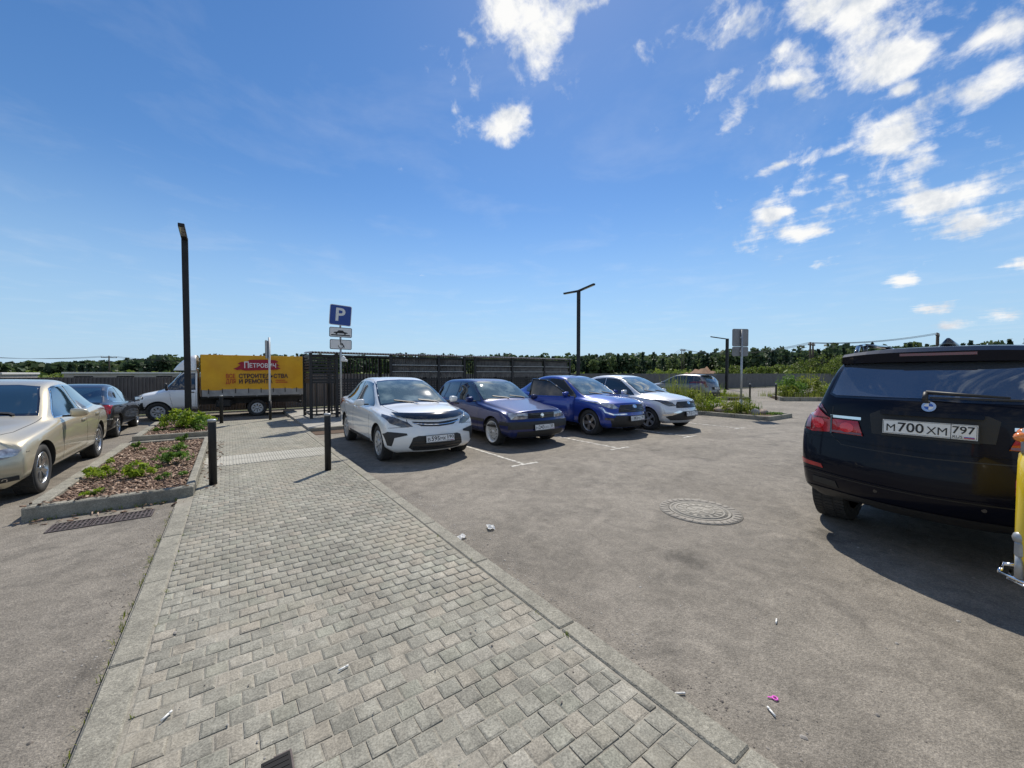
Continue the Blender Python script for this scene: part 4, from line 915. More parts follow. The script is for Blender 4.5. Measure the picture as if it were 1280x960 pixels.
    # rear wiper
    bb=MB(); bb.tube((-2.375,.02,1.335),(-2.345,.02,1.40),.02,.016); bb.tube((-2.345,.02,1.40),(-2.335,-.40,1.375),.016,.008,n=8); bb.box(-2.338,-2.322,-.50,.0,1.352,1.366); bb.obj('rear_wiper','black_plastic',r)
    for s in (1,-1):
        bb=MB(); bb.path([(-1.78,s*.60,1.72),(-1.62,s*.615,1.82),(-1.42,s*.62,1.845),(-.5,s*.63,1.865),(.0,s*.62,1.83),(.1,s*.61,1.74)],.019); bb.tube((-1.35,s*.62,1.74),(-1.35,s*.62,1.85),.02); bb.obj('roof_rail','gloss_black',r)
    bb=MB(); bb.tube((-1.52,0,1.78),(-1.58,0,1.865),.08,.012,n=14); bb.obj('antenna_fin','gloss_black',r)
    for y in (.72,-.72,.3,-.3): 
        h,nn,i,d=b.ray_cast(Vector((-6,y,.55)),Vector((1,0,0)))
        if abs(y)<.5: bb=MB(); bb.tube(h-Vector((.004,0,0)),h+Vector((.01,0,0)),.014,n=12); bb.obj('parking_sensor','gloss_black',r)
dark_suv()
# ------------------------------------------------------------------ delivery truck
def truck():
    mat('tarp',(.85,.45,.012),.55,col2=(.74,.35,.008),scale=1.6,detail=4,bump=.25,bscale=5)
    mat('tarp_red',(.36,.012,.03),.6); mat('print_white',(.82,.78,.74),.6); mat('print_dark',(.05,.022,.035),.6); mat('print_red',(.50,.05,.02),.6)
    mat('board_grey',(.40,.39,.37),.6,col2=(.28,.27,.26),scale=5); mat('chassis',(.02,.02,.02),.7,col2=(.045,.04,.035),scale=6)
    X0,Y0=-.55,18.0
    st=[(1.75,.36,.86,.86,.72,.90,.56),(1.36,.36,.92,.93,.80,1.0,.62),(1.18,.36,.93,.97,.83,1.10,.68),(.92,.34,.93,1.0,.845,1.40,.68),(.74,.34,.93,1.02,.845,1.63,.66),(.5,.34,.93,1.03,.84,1.74,.66),(.36,.34,.92,1.03,.84,1.75,.66)]
    nose=[(1.95,.36),(1.98,.36),(2.04,.40),(2.07,.50),(2.05,.60),(2.02,.68),(1.98,.75),(1.92,.81),(1.86,.85),(1.84,.86)]
    tail=[(.34,.36),(.33,.36),(.325,.42),(.32,.7),(.32,.95),(.32,1.1),(.32,1.35),(.32,1.55),(.33,1.65),(.34,1.7)]
    r,b=car('delivery_truck','white light truck with a yellow tarpaulin box lettered in Cyrillic, behind the path',(X0,Y0,0),PI,.93,st,nose,tail,(.80,.86),(.25,.03),(1.36,),.30,'paint_truck_white','cover',.2,rr=.62,cat='truck',mrim='steel_cover')
    for s in (1,-1):
        for dy in (0,.22):
            wheel(r,-1.36,s*(.86-dy-.1),.30,'cover',.18,.62,'steel_cover')
    detail(r,b,'paint_truck_white',dict(ws=[(-.74,1.06),(0,1.10),(.74,1.06),(.62,1.60),(-.62,1.60)],dlo=[[(1.12,1.03),(.80,1.44),(.72,1.52),(.42,1.54),(.42,1.02)]],handles=[(.52,.92)],hm='black_plastic',
        gaps=[[(1.06,.98),(1.04,.72),(.98,.42)],[(.39,1.0),(.39,.42)]],
        head=[([(.48,.66),(.78,.68),(.80,.80),(.60,.80)],'clear_lens')],front=[([(-.44,.62),(.44,.62),(.44,.76),(-.44,.76)],'black_plastic','grille',.006),([(-.84,.38),(.84,.38),(.84,.56),(-.84,.56)],'black_plastic','bumper',.03)],
        sidetrim=[[(1.86,.36),(1.86,.56),(1.72,.62),(1.70,.36)]],plate=(.47,'А830МР','50')))
    b2=MB(); 
    for s in (1,-1): b2.box(1.10,1.16,s*.93-.02,s*1.02+.02*s,1.02,1.06); 
    b2.obj('mirror_arm','black_plastic',r)
    for s in (1,-1): mirror_part(r,1.12,s*1.04,1.12,'black_plastic',s,w=.12,h=.26,d=.10)
    # wind deflector over the cab
    b3=MB(); n=8; rings=[]
    for i in range(n+1):
        t=i/n; x=.98-.62*t; h=.50*math.sin(t*PI/2)**.9; w=.60+.28*t
        rings.append([b3.bm.verts.new(p) for p in ((x,-w,1.66),(x,-w,1.66+h*.75),(x,-w*.8,1.68+h),(x,0,1.70+h*1.02),(x,w*.8,1.68+h),(x,w,1.66+h*.75),(x,w,1.66))])
    for A,B in zip(rings[:-1],rings[1:]):
        for k in range(6): b3.bm.faces.new([A[k],A[k+1],B[k+1],B[k]]).smooth=True
    b3.bm.faces.new(rings[-1]); b3.obj('wind_deflector','paint_truck_white',r)
    # tarpaulin box with slack cloth
    x0,x1,w=.24,-2.87,.95; b4=MB()
    def sheet(fn,nu,nv,mi=0):
        G=[[b4.bm.verts.new(fn(i/nu,j/nv)) for j in range(nv+1)] for i in range(nu+1)]
        for i in range(nu):
            for j in range(nv): f=b4.bm.faces.new([G[i][j],G[i+1][j],G[i+1][j+1],G[i][j+1]]); f.smooth=True
    def sag(u,v): return .014*math.sin(u*PI*5)*math.sin(v*PI)+.009*math.sin(v*9+u*14)-.012*(1-v)*abs(math.sin(u*PI*8))+.004*math.sin(u*47+v*6)
    zb,zt=.99,2.195
    for s in (1,-1): sheet(lambda u,v,s=s:(x0+(x1-x0)*u+(-.05*(1-v) if u==1 else 0),s*(w+sag(u,v)),zb+(zt-zb)*v-(.02*abs(math.sin(u*PI*4)) if v==0 else 0)),40,10)
    sheet(lambda u,v:(x0+(x1-x0)*u,-w+2*w*v,zt+.03*math.sin(v*PI)),20,8)
    for x in (x0,x1): sheet(lambda u,v,x=x:(x-(.05*(1-u) if x==x1 else 0),-w+2*w*v,zb+(zt-zb)*u+.03*u*math.sin(v*PI)),8,8)
    bmesh.ops.remove_doubles(b4.bm,verts=b4.bm.verts[:],dist=.004)
    tarp=b4.obj('tarpaulin','tarp',r)
    for s in (1,-1):
        b5=MB(); b5.box(x1+.02,x0-.02,s*.925-.02,s*.925+.02,.76,1.00,bev=.006)
        for k in range(5): xx=x1+.1+k*.7; b5.box(xx,xx+.04,s*.95-.012,s*.95+.012,.74,.98)
        b5.obj('side_board','board_grey',r)
    b6=MB(); b6.box(x1,x0,-.90,.90,.70,.755); b6.box(x1,1.6,-.40,-.30,.46,.70); b6.box(x1,1.6,.30,.40,.46,.70); b6.tube((-1.36,-.8,.30),(-1.36,.8,.30),.06); b6.ball((-1.36,0,.30),.16)
    b6.box(-2.82,-2.74,-.85,.85,.42,.50); b6.box(-.15,-.60,.42,.80,.36,.66,bev=.05); b6.box(-.25,-.75,-.80,-.45,.36,.66,bev=.05)
    b6.obj('chassis','chassis',r)
    for s in (1,-1): b7=MB(); b7.box(-1.80,-1.785,s*.68-.2,s*.68+.2,.16,.62); b7.obj('mud_flap','rubber',r)
    for s in (1,-1): b7=MB(); b7.box(-2.92,-2.87,s*.75-.1,s*.75+.1,.62,.72,bev=.01); b7.obj('tail_light','red_lens',r)
    for s in (1,-1):
        for k in range(8):
            xx=x0-.2-k*.38; b7=MB(); b7.box(xx-.012,xx+.012,s*.972-.004,s*.972+.004,.86,1.03); b7.obj('strap','chassis',r)
    # print on the two sides
    for s in (1,-1):
        rt=(-s,0,0); y=s*(w+.034)
        def at(u,z): return (x0+(x1-x0)*u if s>0 else x1-(x1-x0)*u, y, z)
        poly=[(u,1.86+(z-1.983)*2.42) for u,z in [(.29,1.925),(.33,1.95),(.36,1.985),(.33,2.0),(.37,2.03),(.40,2.02),(.45,2.06),(.60,2.065),(.70,2.06),(.735,2.035),(.70,2.02),(.745,1.98),(.71,1.965),(.755,1.93),(.70,1.915),(.55,1.905),(.40,1.90),(.36,1.915),(.33,1.905)]]
        # outline gaps read as ragged brush ends
        b8=MB(); 
        pts=[at(u,z) for u,z in poly]; b8.face(pts); g=bmesh.ops.extrude_face_region(b8.bm,geom=b8.bm.faces[:])
        for v in g['geom']:
            if isinstance(v,bmesh.types.BMVert): v.co.y-=s*.004
        b8.obj('brush_mark','tarp_red',tarp)
        def T(t,u,z,wd,h,m,bold=.02): 
            p=at(u,z); text_obj(t,(p[0],p[1]+s*.004,p[2]),rt,(0,0,1),wd,h,m,tarp,'lettering',bold=bold)
        T('П',.415,1.865,.135,.235,'print_white'); T('ЕТРОВИЧ',.575,1.845,.82,.165,'print_white')
        T('ВСЕ',.265,1.465,.27,.16,'print_red'); T('ДЛЯ',.265,1.265,.28,.185,'print_red')
        T('СТРОИТЕЛЬСТВА',.585,1.465,1.52,.165,'print_dark',.03); T('И РЕМОНТА',.505,1.275,1.02,.165,'print_dark',.03)
        bb=MB()
        for k,(a,c2) in enumerate(((.70,.80),(.70,.825))):
            z=1.305-k*.075; q=0
            while a+q<c2:
                l=RN.uniform(.006,.011); p=at(a+q,z); p2=at(min(a+q+l,c2),z)
                bb.box(min(p[0],p2[0]),max(p[0],p2[0]),y-.002,y+.003,z-.02,z+.02); q+=l+.004
        bb.obj('fine_print','print_red',tarp)
truck()
# ------------------------------------------------------------------ foliage
def leafmat(name,c1,c2,c3):
    m=bpy.data.materials.new(name); m.use_nodes=True; MATS[name]=m; nt=m.node_tree; N=nt.nodes; L=nt.links; b=N['Principled BSDF']
    at=N.new('ShaderNodeAttribute'); at.attribute_name='rnd'; r=N.new('ShaderNodeValToRGB'); e=r.color_ramp.elements
    e[0].position=0; e[0].color=(*c1,1); e[1].position=1; e[1].color=(*c3,1); x=e.new(.5); x.color=(*c2,1)
    L.new(at.outputs['Fac'],r.inputs[0]); L.new(r.outputs[0],b.inputs['Base Color']); b.inputs['Roughness'].default_value=.6; b.inputs['Specular IOR Level'].default_value=.3
    tr=N.new('ShaderNodeBsdfTranslucent'); L.new(r.outputs[0],tr.inputs['Color']); mx=N.new('ShaderNodeMixShader'); mx.inputs[0].default_value=.38
    L.new(b.outputs[0],mx.inputs[1]); L.new(tr.outputs[0],mx.inputs[2]); L.new(mx.outputs[0],N['Material Output'].inputs['Surface'])
leafmat('leaf_lime',(.13,.20,.015),(.24,.34,.022),(.38,.45,.05)); leafmat('leaf_mid',(.06,.13,.02),(.11,.21,.03),(.18,.28,.045)); leafmat('leaf_grass',(.12,.17,.02),(.22,.27,.035),(.34,.35,.07))
leafmat('leaf_forest',(.030,.054,.036),(.052,.086,.044),(.105,.145,.055)); leafmat('leaf_birch',(.07,.115,.02),(.125,.175,.03),(.21,.25,.05))  # leaf_forest tones lifted and blued, distance haze put into the colour
mat('bark',(.10,.075,.05),.9,col2=(.05,.04,.03),scale=12,bump=.4)
mat('stem_green',(.06,.10,.03),.7)
def leaves_arr(c,n,R,size,rng,flat=.5,shape='ball',elong=1.7):
    """n small folded leaves in a volume; returns verts, quads, tone per leaf"""
    P=rng.normal(size=(n,3)); P/=np.linalg.norm(P,axis=1,keepdims=True)+1e-9
    rr=rng.random(n)**.45
    P=P*rr[:,None]*np.array(R); 
    if shape=='dome': P[:,2]=np.abs(P[:,2])
    P+=np.array(c)
    t=rng.normal(size=(n,3)); t/=np.linalg.norm(t,axis=1,keepdims=True)
    up=rng.normal(size=(n,3))*flat; up[:,2]+=1; s=np.cross(t,up); s/=np.linalg.norm(s,axis=1,keepdims=True)+1e-9
    sz=size*(.6+.8*rng.random(n))[:,None]
    a=P-t*sz*elong/2; b=P+s*sz/2; cc=P+t*sz*elong/2; d=P-s*sz/2
    V=np.stack([a,b,cc,d],1).reshape(-1,3); F=np.arange(n*4).reshape(n,4)
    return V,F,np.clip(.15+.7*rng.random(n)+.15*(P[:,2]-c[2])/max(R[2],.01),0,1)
def foliage(parts,name,m,parent=None,kind=None):
    V=[];F=[];A=[];k=0
    for v,f,a in parts: V.append(v);F.append(f+k);A.append(a);k+=len(v)
    return quads(np.concatenate(V),np.concatenate(F),name,m,parent,kind,np.concatenate(A))
def blades(c,n,R,h,w,rng,lean=.35):
    V=[];F=[];A=[]
    for i in range(n):
        a=rng.random()*6.283; q=rng.random()**.5; p=np.array([c[0]+R*q*math.cos(a),c[1]+R*q*math.sin(a),c[2]])
        la=rng.random()*6.283; l=lean*rng.random(); hh=h*(.5+.5*rng.random()); s=np.array([-math.sin(la),math.cos(la),0])*w
        d=np.array([math.cos(la)*l*hh,math.sin(la)*l*hh,0])
        p1=p+d*.35+[0,0,hh*.6]; p2=p+d+[0,0,hh*(1-.25*l)]
        k=len(V); V+=[p-s,p+s,p1+s*.8,p1-s*.8,p2+s*.15,p2-s*.15]; F+=[(k,k+1,k+2,k+3),(k+3,k+2,k+4,k+5)]; t=rng.random(); A+=[t,t]
    return np.array(V),np.array(F),np.array(A)
def shrub(loc,R,h,n,size,m,label,group,name='shrub',stems=5,grass=0):
    rt=empty(name,loc,0,label,'shrub',group); rng=np.random.default_rng(int(abs(loc[0]*977+loc[1]*131))+5)
    parts=[]
    for k in range(max(4,n//45)):
        a=rng.random()*6.283; q=R*1.05*rng.random()**.6; z=h*(.22+.6*rng.random())*(1.1-.55*q/R); w=rng.uniform(.18,.46)
        parts.append(leaves_arr((q*math.cos(a),q*math.sin(a),z),int(30+36*rng.random()),(R*w,R*w,h*rng.uniform(.12,.24)),size*rng.uniform(.7,1.25),rng,flat=.8))
    v=np.concatenate([p[0] for p in parts])
    if grass: parts.append(blades((0,0,0),grass,R,h*1.15,.006,rng))
    foliage(parts,'foliage',m,rt)
    b=MB()
    for k in range(stems):
        a=6.283*k/stems+.4; b.tube((0,0,-.02),(R*.8*math.cos(a),R*.8*math.sin(a),h*.62),.006,.002,n=5)
    b.obj('stem','stem_green',rt)
    return rt
# ------------------------------------------------------------------ planted beds
def chips(parent,poly_test,x0,x1,y0,y1,z,n,name='bark_mulch'):
    rng=np.random.default_rng(3); V=[];F=[];A=[]
    P=np.stack([rng.uniform(x0,x1,n*2),rng.uniform(y0,y1,n*2)],1); P=P[[poly_test(a,b) for a,b in P]][:n]
    box=np.array([(-1,-1,-1),(1,-1,-1),(1,1,-1),(-1,1,-1),(-1,-1,1),(1,-1,1),(1,1,1),(-1,1,1)],float)
    fq=np.array([(4,5,6,7),(0,1,5,4),(1,2,6,5),(2,3,7,6),(3,0,4,7)])
    for i,(a,b) in enumerate(P):
        l=rng.uniform(.012,.036); w=rng.uniform(.006,.014); t=rng.uniform(.002,.005)
        M=Matrix.Rotation(rng.uniform(0,6.28),3,'Z')@Matrix.Rotation(rng.normal()*.35,3,'Y')@Matrix.Rotation(rng.normal()*.4,3,'X')
        q=(box*[l,w,t])@np.array(M).T+[a,b,z+rng.uniform(0,.022)]
        V.append(q); F.append(fq+8*i); A+= [rng.random()]*5
    m='mulch_chip'
    if m not in MATS:
        mm=bpy.data.materials.new(m); mm.use_nodes=True; MATS[m]=mm; nt=mm.node_tree; b=nt.nodes['Principled BSDF']; at=nt.nodes.new('ShaderNodeAttribute'); at.attribute_name='rnd'; r=nt.nodes.new('ShaderNodeValToRGB'); e=r.color_ramp.elements
        e[0].color=(.075,.042,.028,1); e[1].color=(.46,.35,.26,1); x=e.new(.4); x.color=(.165,.10,.066,1); x=e.new(.75); x.color=(.26,.17,.115,1)
        nt.links.new(at.outputs['Fac'],r.inputs[0]); nt.links.new(r.outputs[0],b.inputs['Base Color']); b.inputs['Roughness'].default_value=.85
    quads(np.concatenate(V),np.concatenate(F),name,m,parent,'stuff',A)
_ks={}
def kerb_run(parent,p,q,w=.10,h=.15,L=1.0,base=-.05):
    """upright kerb stones laid end to end from p to q; the outer face runs on the line, the stone lies to its left"""
    p=Vector((*p,0)); q=Vector((*q,0)); d=q-p; n=max(1,round(d.length/L)); l=d.length/n
    key=(round(l,3),w,h)
    if key not in _ks:
        ms=[]
        for k in range(2):
            b=MB(); b.box(.003,l-.003,0,w,base,h,bev=.012); me=b.mesh('kerb_stone'); me.materials.append(MATS['kerb_granite']); ms.append(me)
        _ks[key]=ms
    for i in range(n):
        o=bpy.data.objects.new('kerb_stone',_ks[key][i%2]); COL.objects.link(o); o.parent=parent; o.location=p+d*(i/n)+Vector((0,0,RN.uniform(-.003,.003))); o.rotation_euler=(0,0,math.atan2(d.y,d.x)+RN.uniform(-.002,.002))
def bed_soil(parent,poly,z):
    b=MB(); b.prism(poly,-.05,z); o=b.obj('soil','soil',parent)
def planters():
    p=empty('planter',(0,0,0),0,'long kerbed planter of brown bark mulch beside the gold saloon','planter')
    kerb_run(p,(-1.79,6.28),(-.385,6.28),w=.115); kerb_run(p,(-.385,6.40),(-.385,11.0),w=.085); kerb_run(p,(-1.79,11.0),(-1.79,6.40),w=.14); kerb_run(p,(-.47,11.12),(-1.65,11.12),w=.12)
    bed_soil(p,[(-1.66,6.39),(-.46,6.39),(-.46,11.0),(-1.66,11.0)],.10)
    chips(p,lambda a,b:True,-1.64,-.48,6.41,10.98,.102,6200)
    p2=empty('planter',(0,0,0),0,'second smaller kerbed planter round the foot of the tall lamp post','planter')
    kerb_run(p2,(-1.79,12.05),(-.385,12.05),w=.10); kerb_run(p2,(-.385,12.15),(-.385,15.4),w=.09); kerb_run(p2,(-1.79,15.4),(-1.79,12.15),w=.13); kerb_run(p2,(-.48,15.5),(-1.66,15.5),w=.10)
    bed_soil(p2,[(-1.66,12.14),(-.47,12.14),(-.47,15.4),(-1.66,15.4)],.10)
    chips(p2,lambda a,b:True,-1.64,-.48,12.16,15.38,.102,2600)
    b=MB(); b.box(-1.80,-.39,11.13,12.04,-.02,.035); b.obj('crossing_slab','concrete',kind='structure')
    g='low shrubs in the mulch planter'
    S=[((-1.38,7.72,.11),.24,.28,480,.032,'leaf_lime','bright lime shrub on the gold saloon side of the mulch planter'),((-1.10,7.46,.11),.20,.28,420,.032,'leaf_lime','lime shrub touching the brightest one in the mulch planter'),((-1.30,6.72,.11),.13,.10,140,.022,'leaf_lime','tiny lime seedling by the front kerb of the mulch planter'),
       ((-.75,8.15,.11),.27,.26,460,.032,'leaf_mid','mid green shrub in the middle of the mulch planter on the path side'),((-.67,7.1,.11),.14,.14,160,.028,'leaf_mid','small green sprig nearest the front bollard in the mulch planter'),((-.83,9.5,.11),.20,.24,260,.028,'leaf_mid','green shrub farther back along the path kerb of the mulch planter'),((-1.43,10.1,.11),.13,.18,120,.03,'leaf_mid','dark sprig in the far corner of the mulch planter by the gold car'),((-.80,10.6,.11),.12,.34,120,.028,'leaf_mid','upright dark sprig at the far kerb of the mulch planter')]
    for l,R,h,n,s,m,lab in S: shrub(l,R,h,n,s,m,lab,g)
    g='shrubs round the lamp post'
    for l,R,h,n,m,lab in [((-1.12,13.55,.11),.36,.60,900,'leaf_lime','leafy lime bush left of the tall lamp post foot'),((-.80,13.7,.11),.36,.56,900,'leaf_mid','broad green bush in front of the tall lamp post foot'),((-.68,14.5,.11),.28,.40,500,'leaf_lime','lime bush nearest the far bollard'),((-1.35,13.1,.11),.2,.12,160,'leaf_mid','low green tuft at the road side of the lamp post planter'),((-.72,12.75,.11),.14,.2,120,'leaf_mid','short sprig at the near kerb of the lamp post planter')]: shrub(l,R,h,n,.045,m,lab,g)
planters()
def odds():
    rng=np.random.default_rng(31); g=[]
    for i in range(46): g.append(blades((-.548+rng.normal()*.008,rng.uniform(2.2,6.2),.0),5,.02,rng.uniform(.015,.05),.0022,rng,lean=.8))
    for i in range(36): g.append(blades((rng.choice([-.375,1.568])+rng.normal()*.006,rng.uniform(1.5,9),.028),4,.014,rng.uniform(.012,.035),.002,rng,lean=.8))
    for i in range(30): g.append(blades((rng.uniform(-1.8,-.4),6.255+rng.normal()*.01,.0),6,.03,rng.uniform(.02,.06),.003,rng,lean=.8))
    o=foliage(g,'grass','leaf_grass',None,'stuff'); tag(o,'tiny weeds growing in the joints along the kerbs','weeds')
    r=empty('loose_mulch',(0,0,0)); bpy.data.objects.remove(r)
    chips(None,lambda a,b:True,-.40,-.12,6.5,11,.037,70,'loose_mulch'); chips(None,lambda a,b:True,-1.8,-.4,6.02,6.25,.002,26,'loose_mulch'); chips(None,lambda a,b:True,-1.78,-.42,6.30,6.385,.152,30,'loose_mulch')
    for k,o in enumerate([x for x in bpy.data.objects if x.name.startswith('loose_mulch')]): tag(o,['bark chips spilled on the path beside the mulch planter','bark chips spilled on the asphalt before the mulch planter','bark chips lying on the front kerb of the mulch planter'][k],'bark chips')
odds()
def islands():
    p=empty('planter',(0,0,0),0,'kerbed island of wild plants and boulders at the end of the parked row','planter')
    kerb_run(p,(14.36,12.0),(14.36,5.68),w=-.0 or .12,h=.14); kerb_run(p,(14.36,5.62),(16.2,5.62),h=.14); kerb_run(p,(16.2,5.68),(16.2,12.0),h=.14); kerb_run(p,(16.2,12.1),(14.36,12.1),h=.14)
    bed_soil(p,[(14.44,5.7),(16.12,5.7),(16.12,12),(14.44,12)],.11)
    rng=np.random.default_rng(8)
    gr=[]
    for i in range(60): 
        gr.append(blades((rng.uniform(14.55,16.05),rng.uniform(5.8,11.9),.10),26,.22,rng.uniform(.08,.26),.006,rng))
    foliage(gr,'grass','leaf_grass',p,'stuff')
    g='wild plants on the end island'
    for l,R,h,n,m,gs,lab in [((14.8,9.35,.11),.5,1.45,900,'leaf_grass',120,'tall yellow green weed clump beside the front of the silver saloon'),((14.95,8.5,.11),.6,1.1,1100,'leaf_grass',140,'broad yellow green weed clump just right of the tall one'),((15.1,7.8,.11),.45,.7,520,'leaf_lime',60,'lime tuft left of the red brown boulder'),((15.05,6.95,.11),.45,.72,640,'leaf_grass',90,'yellow green tuft at the foot of the back turned sign'),((15.5,6.5,.11),.25,.45,240,'leaf_mid',40,'dark green tuft right of the back turned sign'),((15.75,6.9,.11),.18,.62,160,'leaf_mid',30,'thin dry sprig standing behind the pale boulders'),((15.5,5.95,.11),.3,.12,240,'leaf_mid',120,'low green mat at the tip of the end island')]: shrub(l,R,h,n,.045,m,lab,g,name='wild_plant',grass=gs)
    mat('boulder',(.26,.20,.16),.9,col2=(.36,.30,.25),scale=6,bump=.5,bscale=25); mat('boulder_pale',(.36,.34,.31),.9,col2=(.27,.255,.23),scale=6,bump=.5,bscale=25)
    for (x,y,sx,sy,sz,m,lab) in ((15.0,7.45,.36,.24,.15,'boulder','red brown boulder half sunk in the end island'),(15.45,6.3,.26,.16,.12,'boulder','dark brown boulder near the tip of the end island'),(15.15,6.38,.13,.12,.14,'boulder_pale','small pale boulder near the tip of the end island'),(15.9,8.3,.3,.2,.14,'boulder_pale','flat pale boulder at the far side of the end island')):
        b=MB(); b.ball((0,0,0),1,sx,sy,sz,3)
        for v in b.bm.verts:
            q=v.co; k=1+.13*math.sin(q.x*11+y)+.10*math.sin(q.y*13+x)+.08*math.sin(q.z*19); v.co=Vector((q.x*k,q.y*k,q.z*k))
        o=b.obj('boulder',m); o.location=(x,y,.16); o.rotation_euler=(0,0,RN.uniform(0,3)); tag(o,lab,'boulder','boulders on the end island')
    # two more kerbed beds farther off
    p=empty('planter',(0,0,0),0,'small kerbed bed between the grey hatchback and the far bollard','planter')
    pts=[(23.4,13.8),(23.4,11.3),(24.4,10.6),(25.6,11.4),(26.0,13.8)]
    for a,b in zip(pts,pts[1:]+pts[:1]): kerb_run(p,a,b,h=.2)
    bed_soil(p,pts,.14)
    rng=np.random.default_rng(18); foliage([blades((rng.uniform(23.6,25.6),rng.uniform(11.4,13.6),.12),22,.3,rng.uniform(.15,.4),.008,rng) for i in range(40)],'grass','leaf_grass',p,'stuff')
    p=empty('planter',(0,0,0),0,'long kerbed bed with bushy plants left of the dark estate','planter')
    pts=[(25.3,9.3),(27.6,7.4),(33,5.6),(36,9),(29,11.5)]
    for a,b in zip(pts,pts[1:]+pts[:1]): kerb_run(p,a,b,h=.22)
    bed_soil(p,pts,.15)
    foliage([blades((25.9+u*(32-25.9)+rng.uniform(-.2,1.8),9.3-u*3.0+rng.uniform(0,2),.13),22,.35,rng.uniform(.2,.5),.009,rng) for u in rng.random(70)],'grass','leaf_grass',p,'stuff')
    g='bushes in the far kerbed bed'
    for l,R,h,n,m,lab in [((28.6,10.0,.14),.8,1.7,1400,'leaf_mid','tall feathery bush in the far kerbed bed'),((29.9,9.4,.14),.75,1.95,1400,'leaf_grass','tallest pale bush in the far kerbed bed'),((27.6,9.8,.14),.6,.9,700,'leaf_grass','low bush nearest the right far bollard'),((31.2,8.9,.14),.75,1.05,900,'leaf_lime','rounded lime bush beside the dark estate'),((24.6,12.6,.14),.45,.9,450,'leaf_lime','lime bush in the small bed by the far bollard')]: shrub(l,R,h,n,.075,m,lab,g,grass=60)
islands()
# ------------------------------------------------------------------ bollards, lamps, signs
def bollards():
    proto=None
    for x,y,h,lab in ((1.24,6.72,.90,'black bollard on the path nearest the silver white saloon'),(-.205,6.76,.90,'black bollard at the front corner of the mulch planter'),(-.22,15.0,.86,'black bollard at the far end of the path in front of the truck'),(24.75,10.75,.95,'far black bollard beside the small kerbed bed'),(25.95,9.85,.95,'far black bollard at the corner of the long kerbed bed')):
        r=empty('bollard',(x,y,.02 if x<5 else 0),0,lab,'bollard','black steel bollards')
        b=MB(); b.lathe([(.047,-.05),(.047,h-.012),(.044,h-.004)],n=24); b.obj('post','black_steel',r)
        b=MB(); b.lathe([(.0505,h-.03),(.0505,h+.002),(.044,h+.008)],n=24); b.obj('cap','galvanised',r)
        b=MB(); b.lathe([(.085,0),(.085,.006),(.05,.010)],n=24); b.obj('base_plate','black_steel',r)
bollards()
def lamp(loc,h,arms,label,s=.075):
    r=empty('street_lamp',loc,0,label,'street lamp','square black lamp posts')
    b=MB(); b.box(-s,s,-s,s,-.05,h,bev=.006); b.obj('post','black_steel',r)
    b=MB(); b.box(-.14,.14,-.14,.14,0,.02); 
    for sx in (-1,1):
        for sy in (-1,1): b.tube((sx*.11,sy*.11,.02),(sx*.11,sy*.11,.05),.014,n=6)
    b.obj('base_plate','black_steel',r)
    b=MB(); b.box(-s-.003,-s+.002,-.05,.05,.5,.85); b.obj('hatch','black_steel',r)
    for (dx,dy,L,tilt) in arms:
        d=Vector((dx,dy,0)); sd=Vector((-dy,dx,0)); M=Matrix(((dx,-dy,0,0),(dy,dx,0,0),(0,0,1,h-.045),(0,0,0,1)))@Matrix.Rotation(-tilt,4,'Y')
        b=MB(); b.box(s*.2,L,-s*.95,s*.95,-.045,.045,0,M,bev=.008); a=b.obj('lamp_head','black_steel',r)
        b=MB(); b.box(L*.35,L*.95,-s*.75,s*.75,-.049,-.0455,0,M); 
        b.obj('lens','clear_lens',a)
lamp((-1.0,15.0,.08),5.42,[(0,-1,1.05,rad(6))],'tall square black lamp post rising from the planter before the truck')
lamp((15.5,15.5,.08),6.0,[(0,-1,1.15,rad(8)),(0,1,1.15,rad(2))],'twin armed black lamp post behind the blue saloon')
lamp((38.9,19.0,0),4.9,[(-.3,.95,1.5,rad(12))],'distant black lamp post near the grey fence right of the grey hatchback',.11)
def rounded(w,h,r,n=5):
    P=[]
    for cx,cy,a0 in ((w/2-r,h/2-r,0),(-w/2+r,h/2-r,90),(-w/2+r,-h/2+r,180),(w/2-r,-h/2+r,270)):
        for k in range(n+1): a=rad(a0+90*k/n); P.append((cx+r*math.cos(a),cy+r*math.sin(a)))
    return P
mat('sign_blue',(.012,.05,.26),.35); mat('sign_white',(.70,.69,.67),.4); mat('sign_back',(.24,.245,.25),.5,.4,col2=(.19,.195,.2),scale=5); mat('sign_black',(.012,.012,.012),.5)
def plateM(x,y,z,yaw,roll=0):
    """sign plane: local x right, y up, z towards the viewer; yaw 0 faces -y"""
    return Matrix.Translation((x,y,z))@Matrix.Rotation(yaw,4,'Z')@Matrix(((1,0,0,0),(0,0,-1,0),(0,1,0,0),(0,0,0,1)))@Matrix.Rotation(roll,4,'Z')
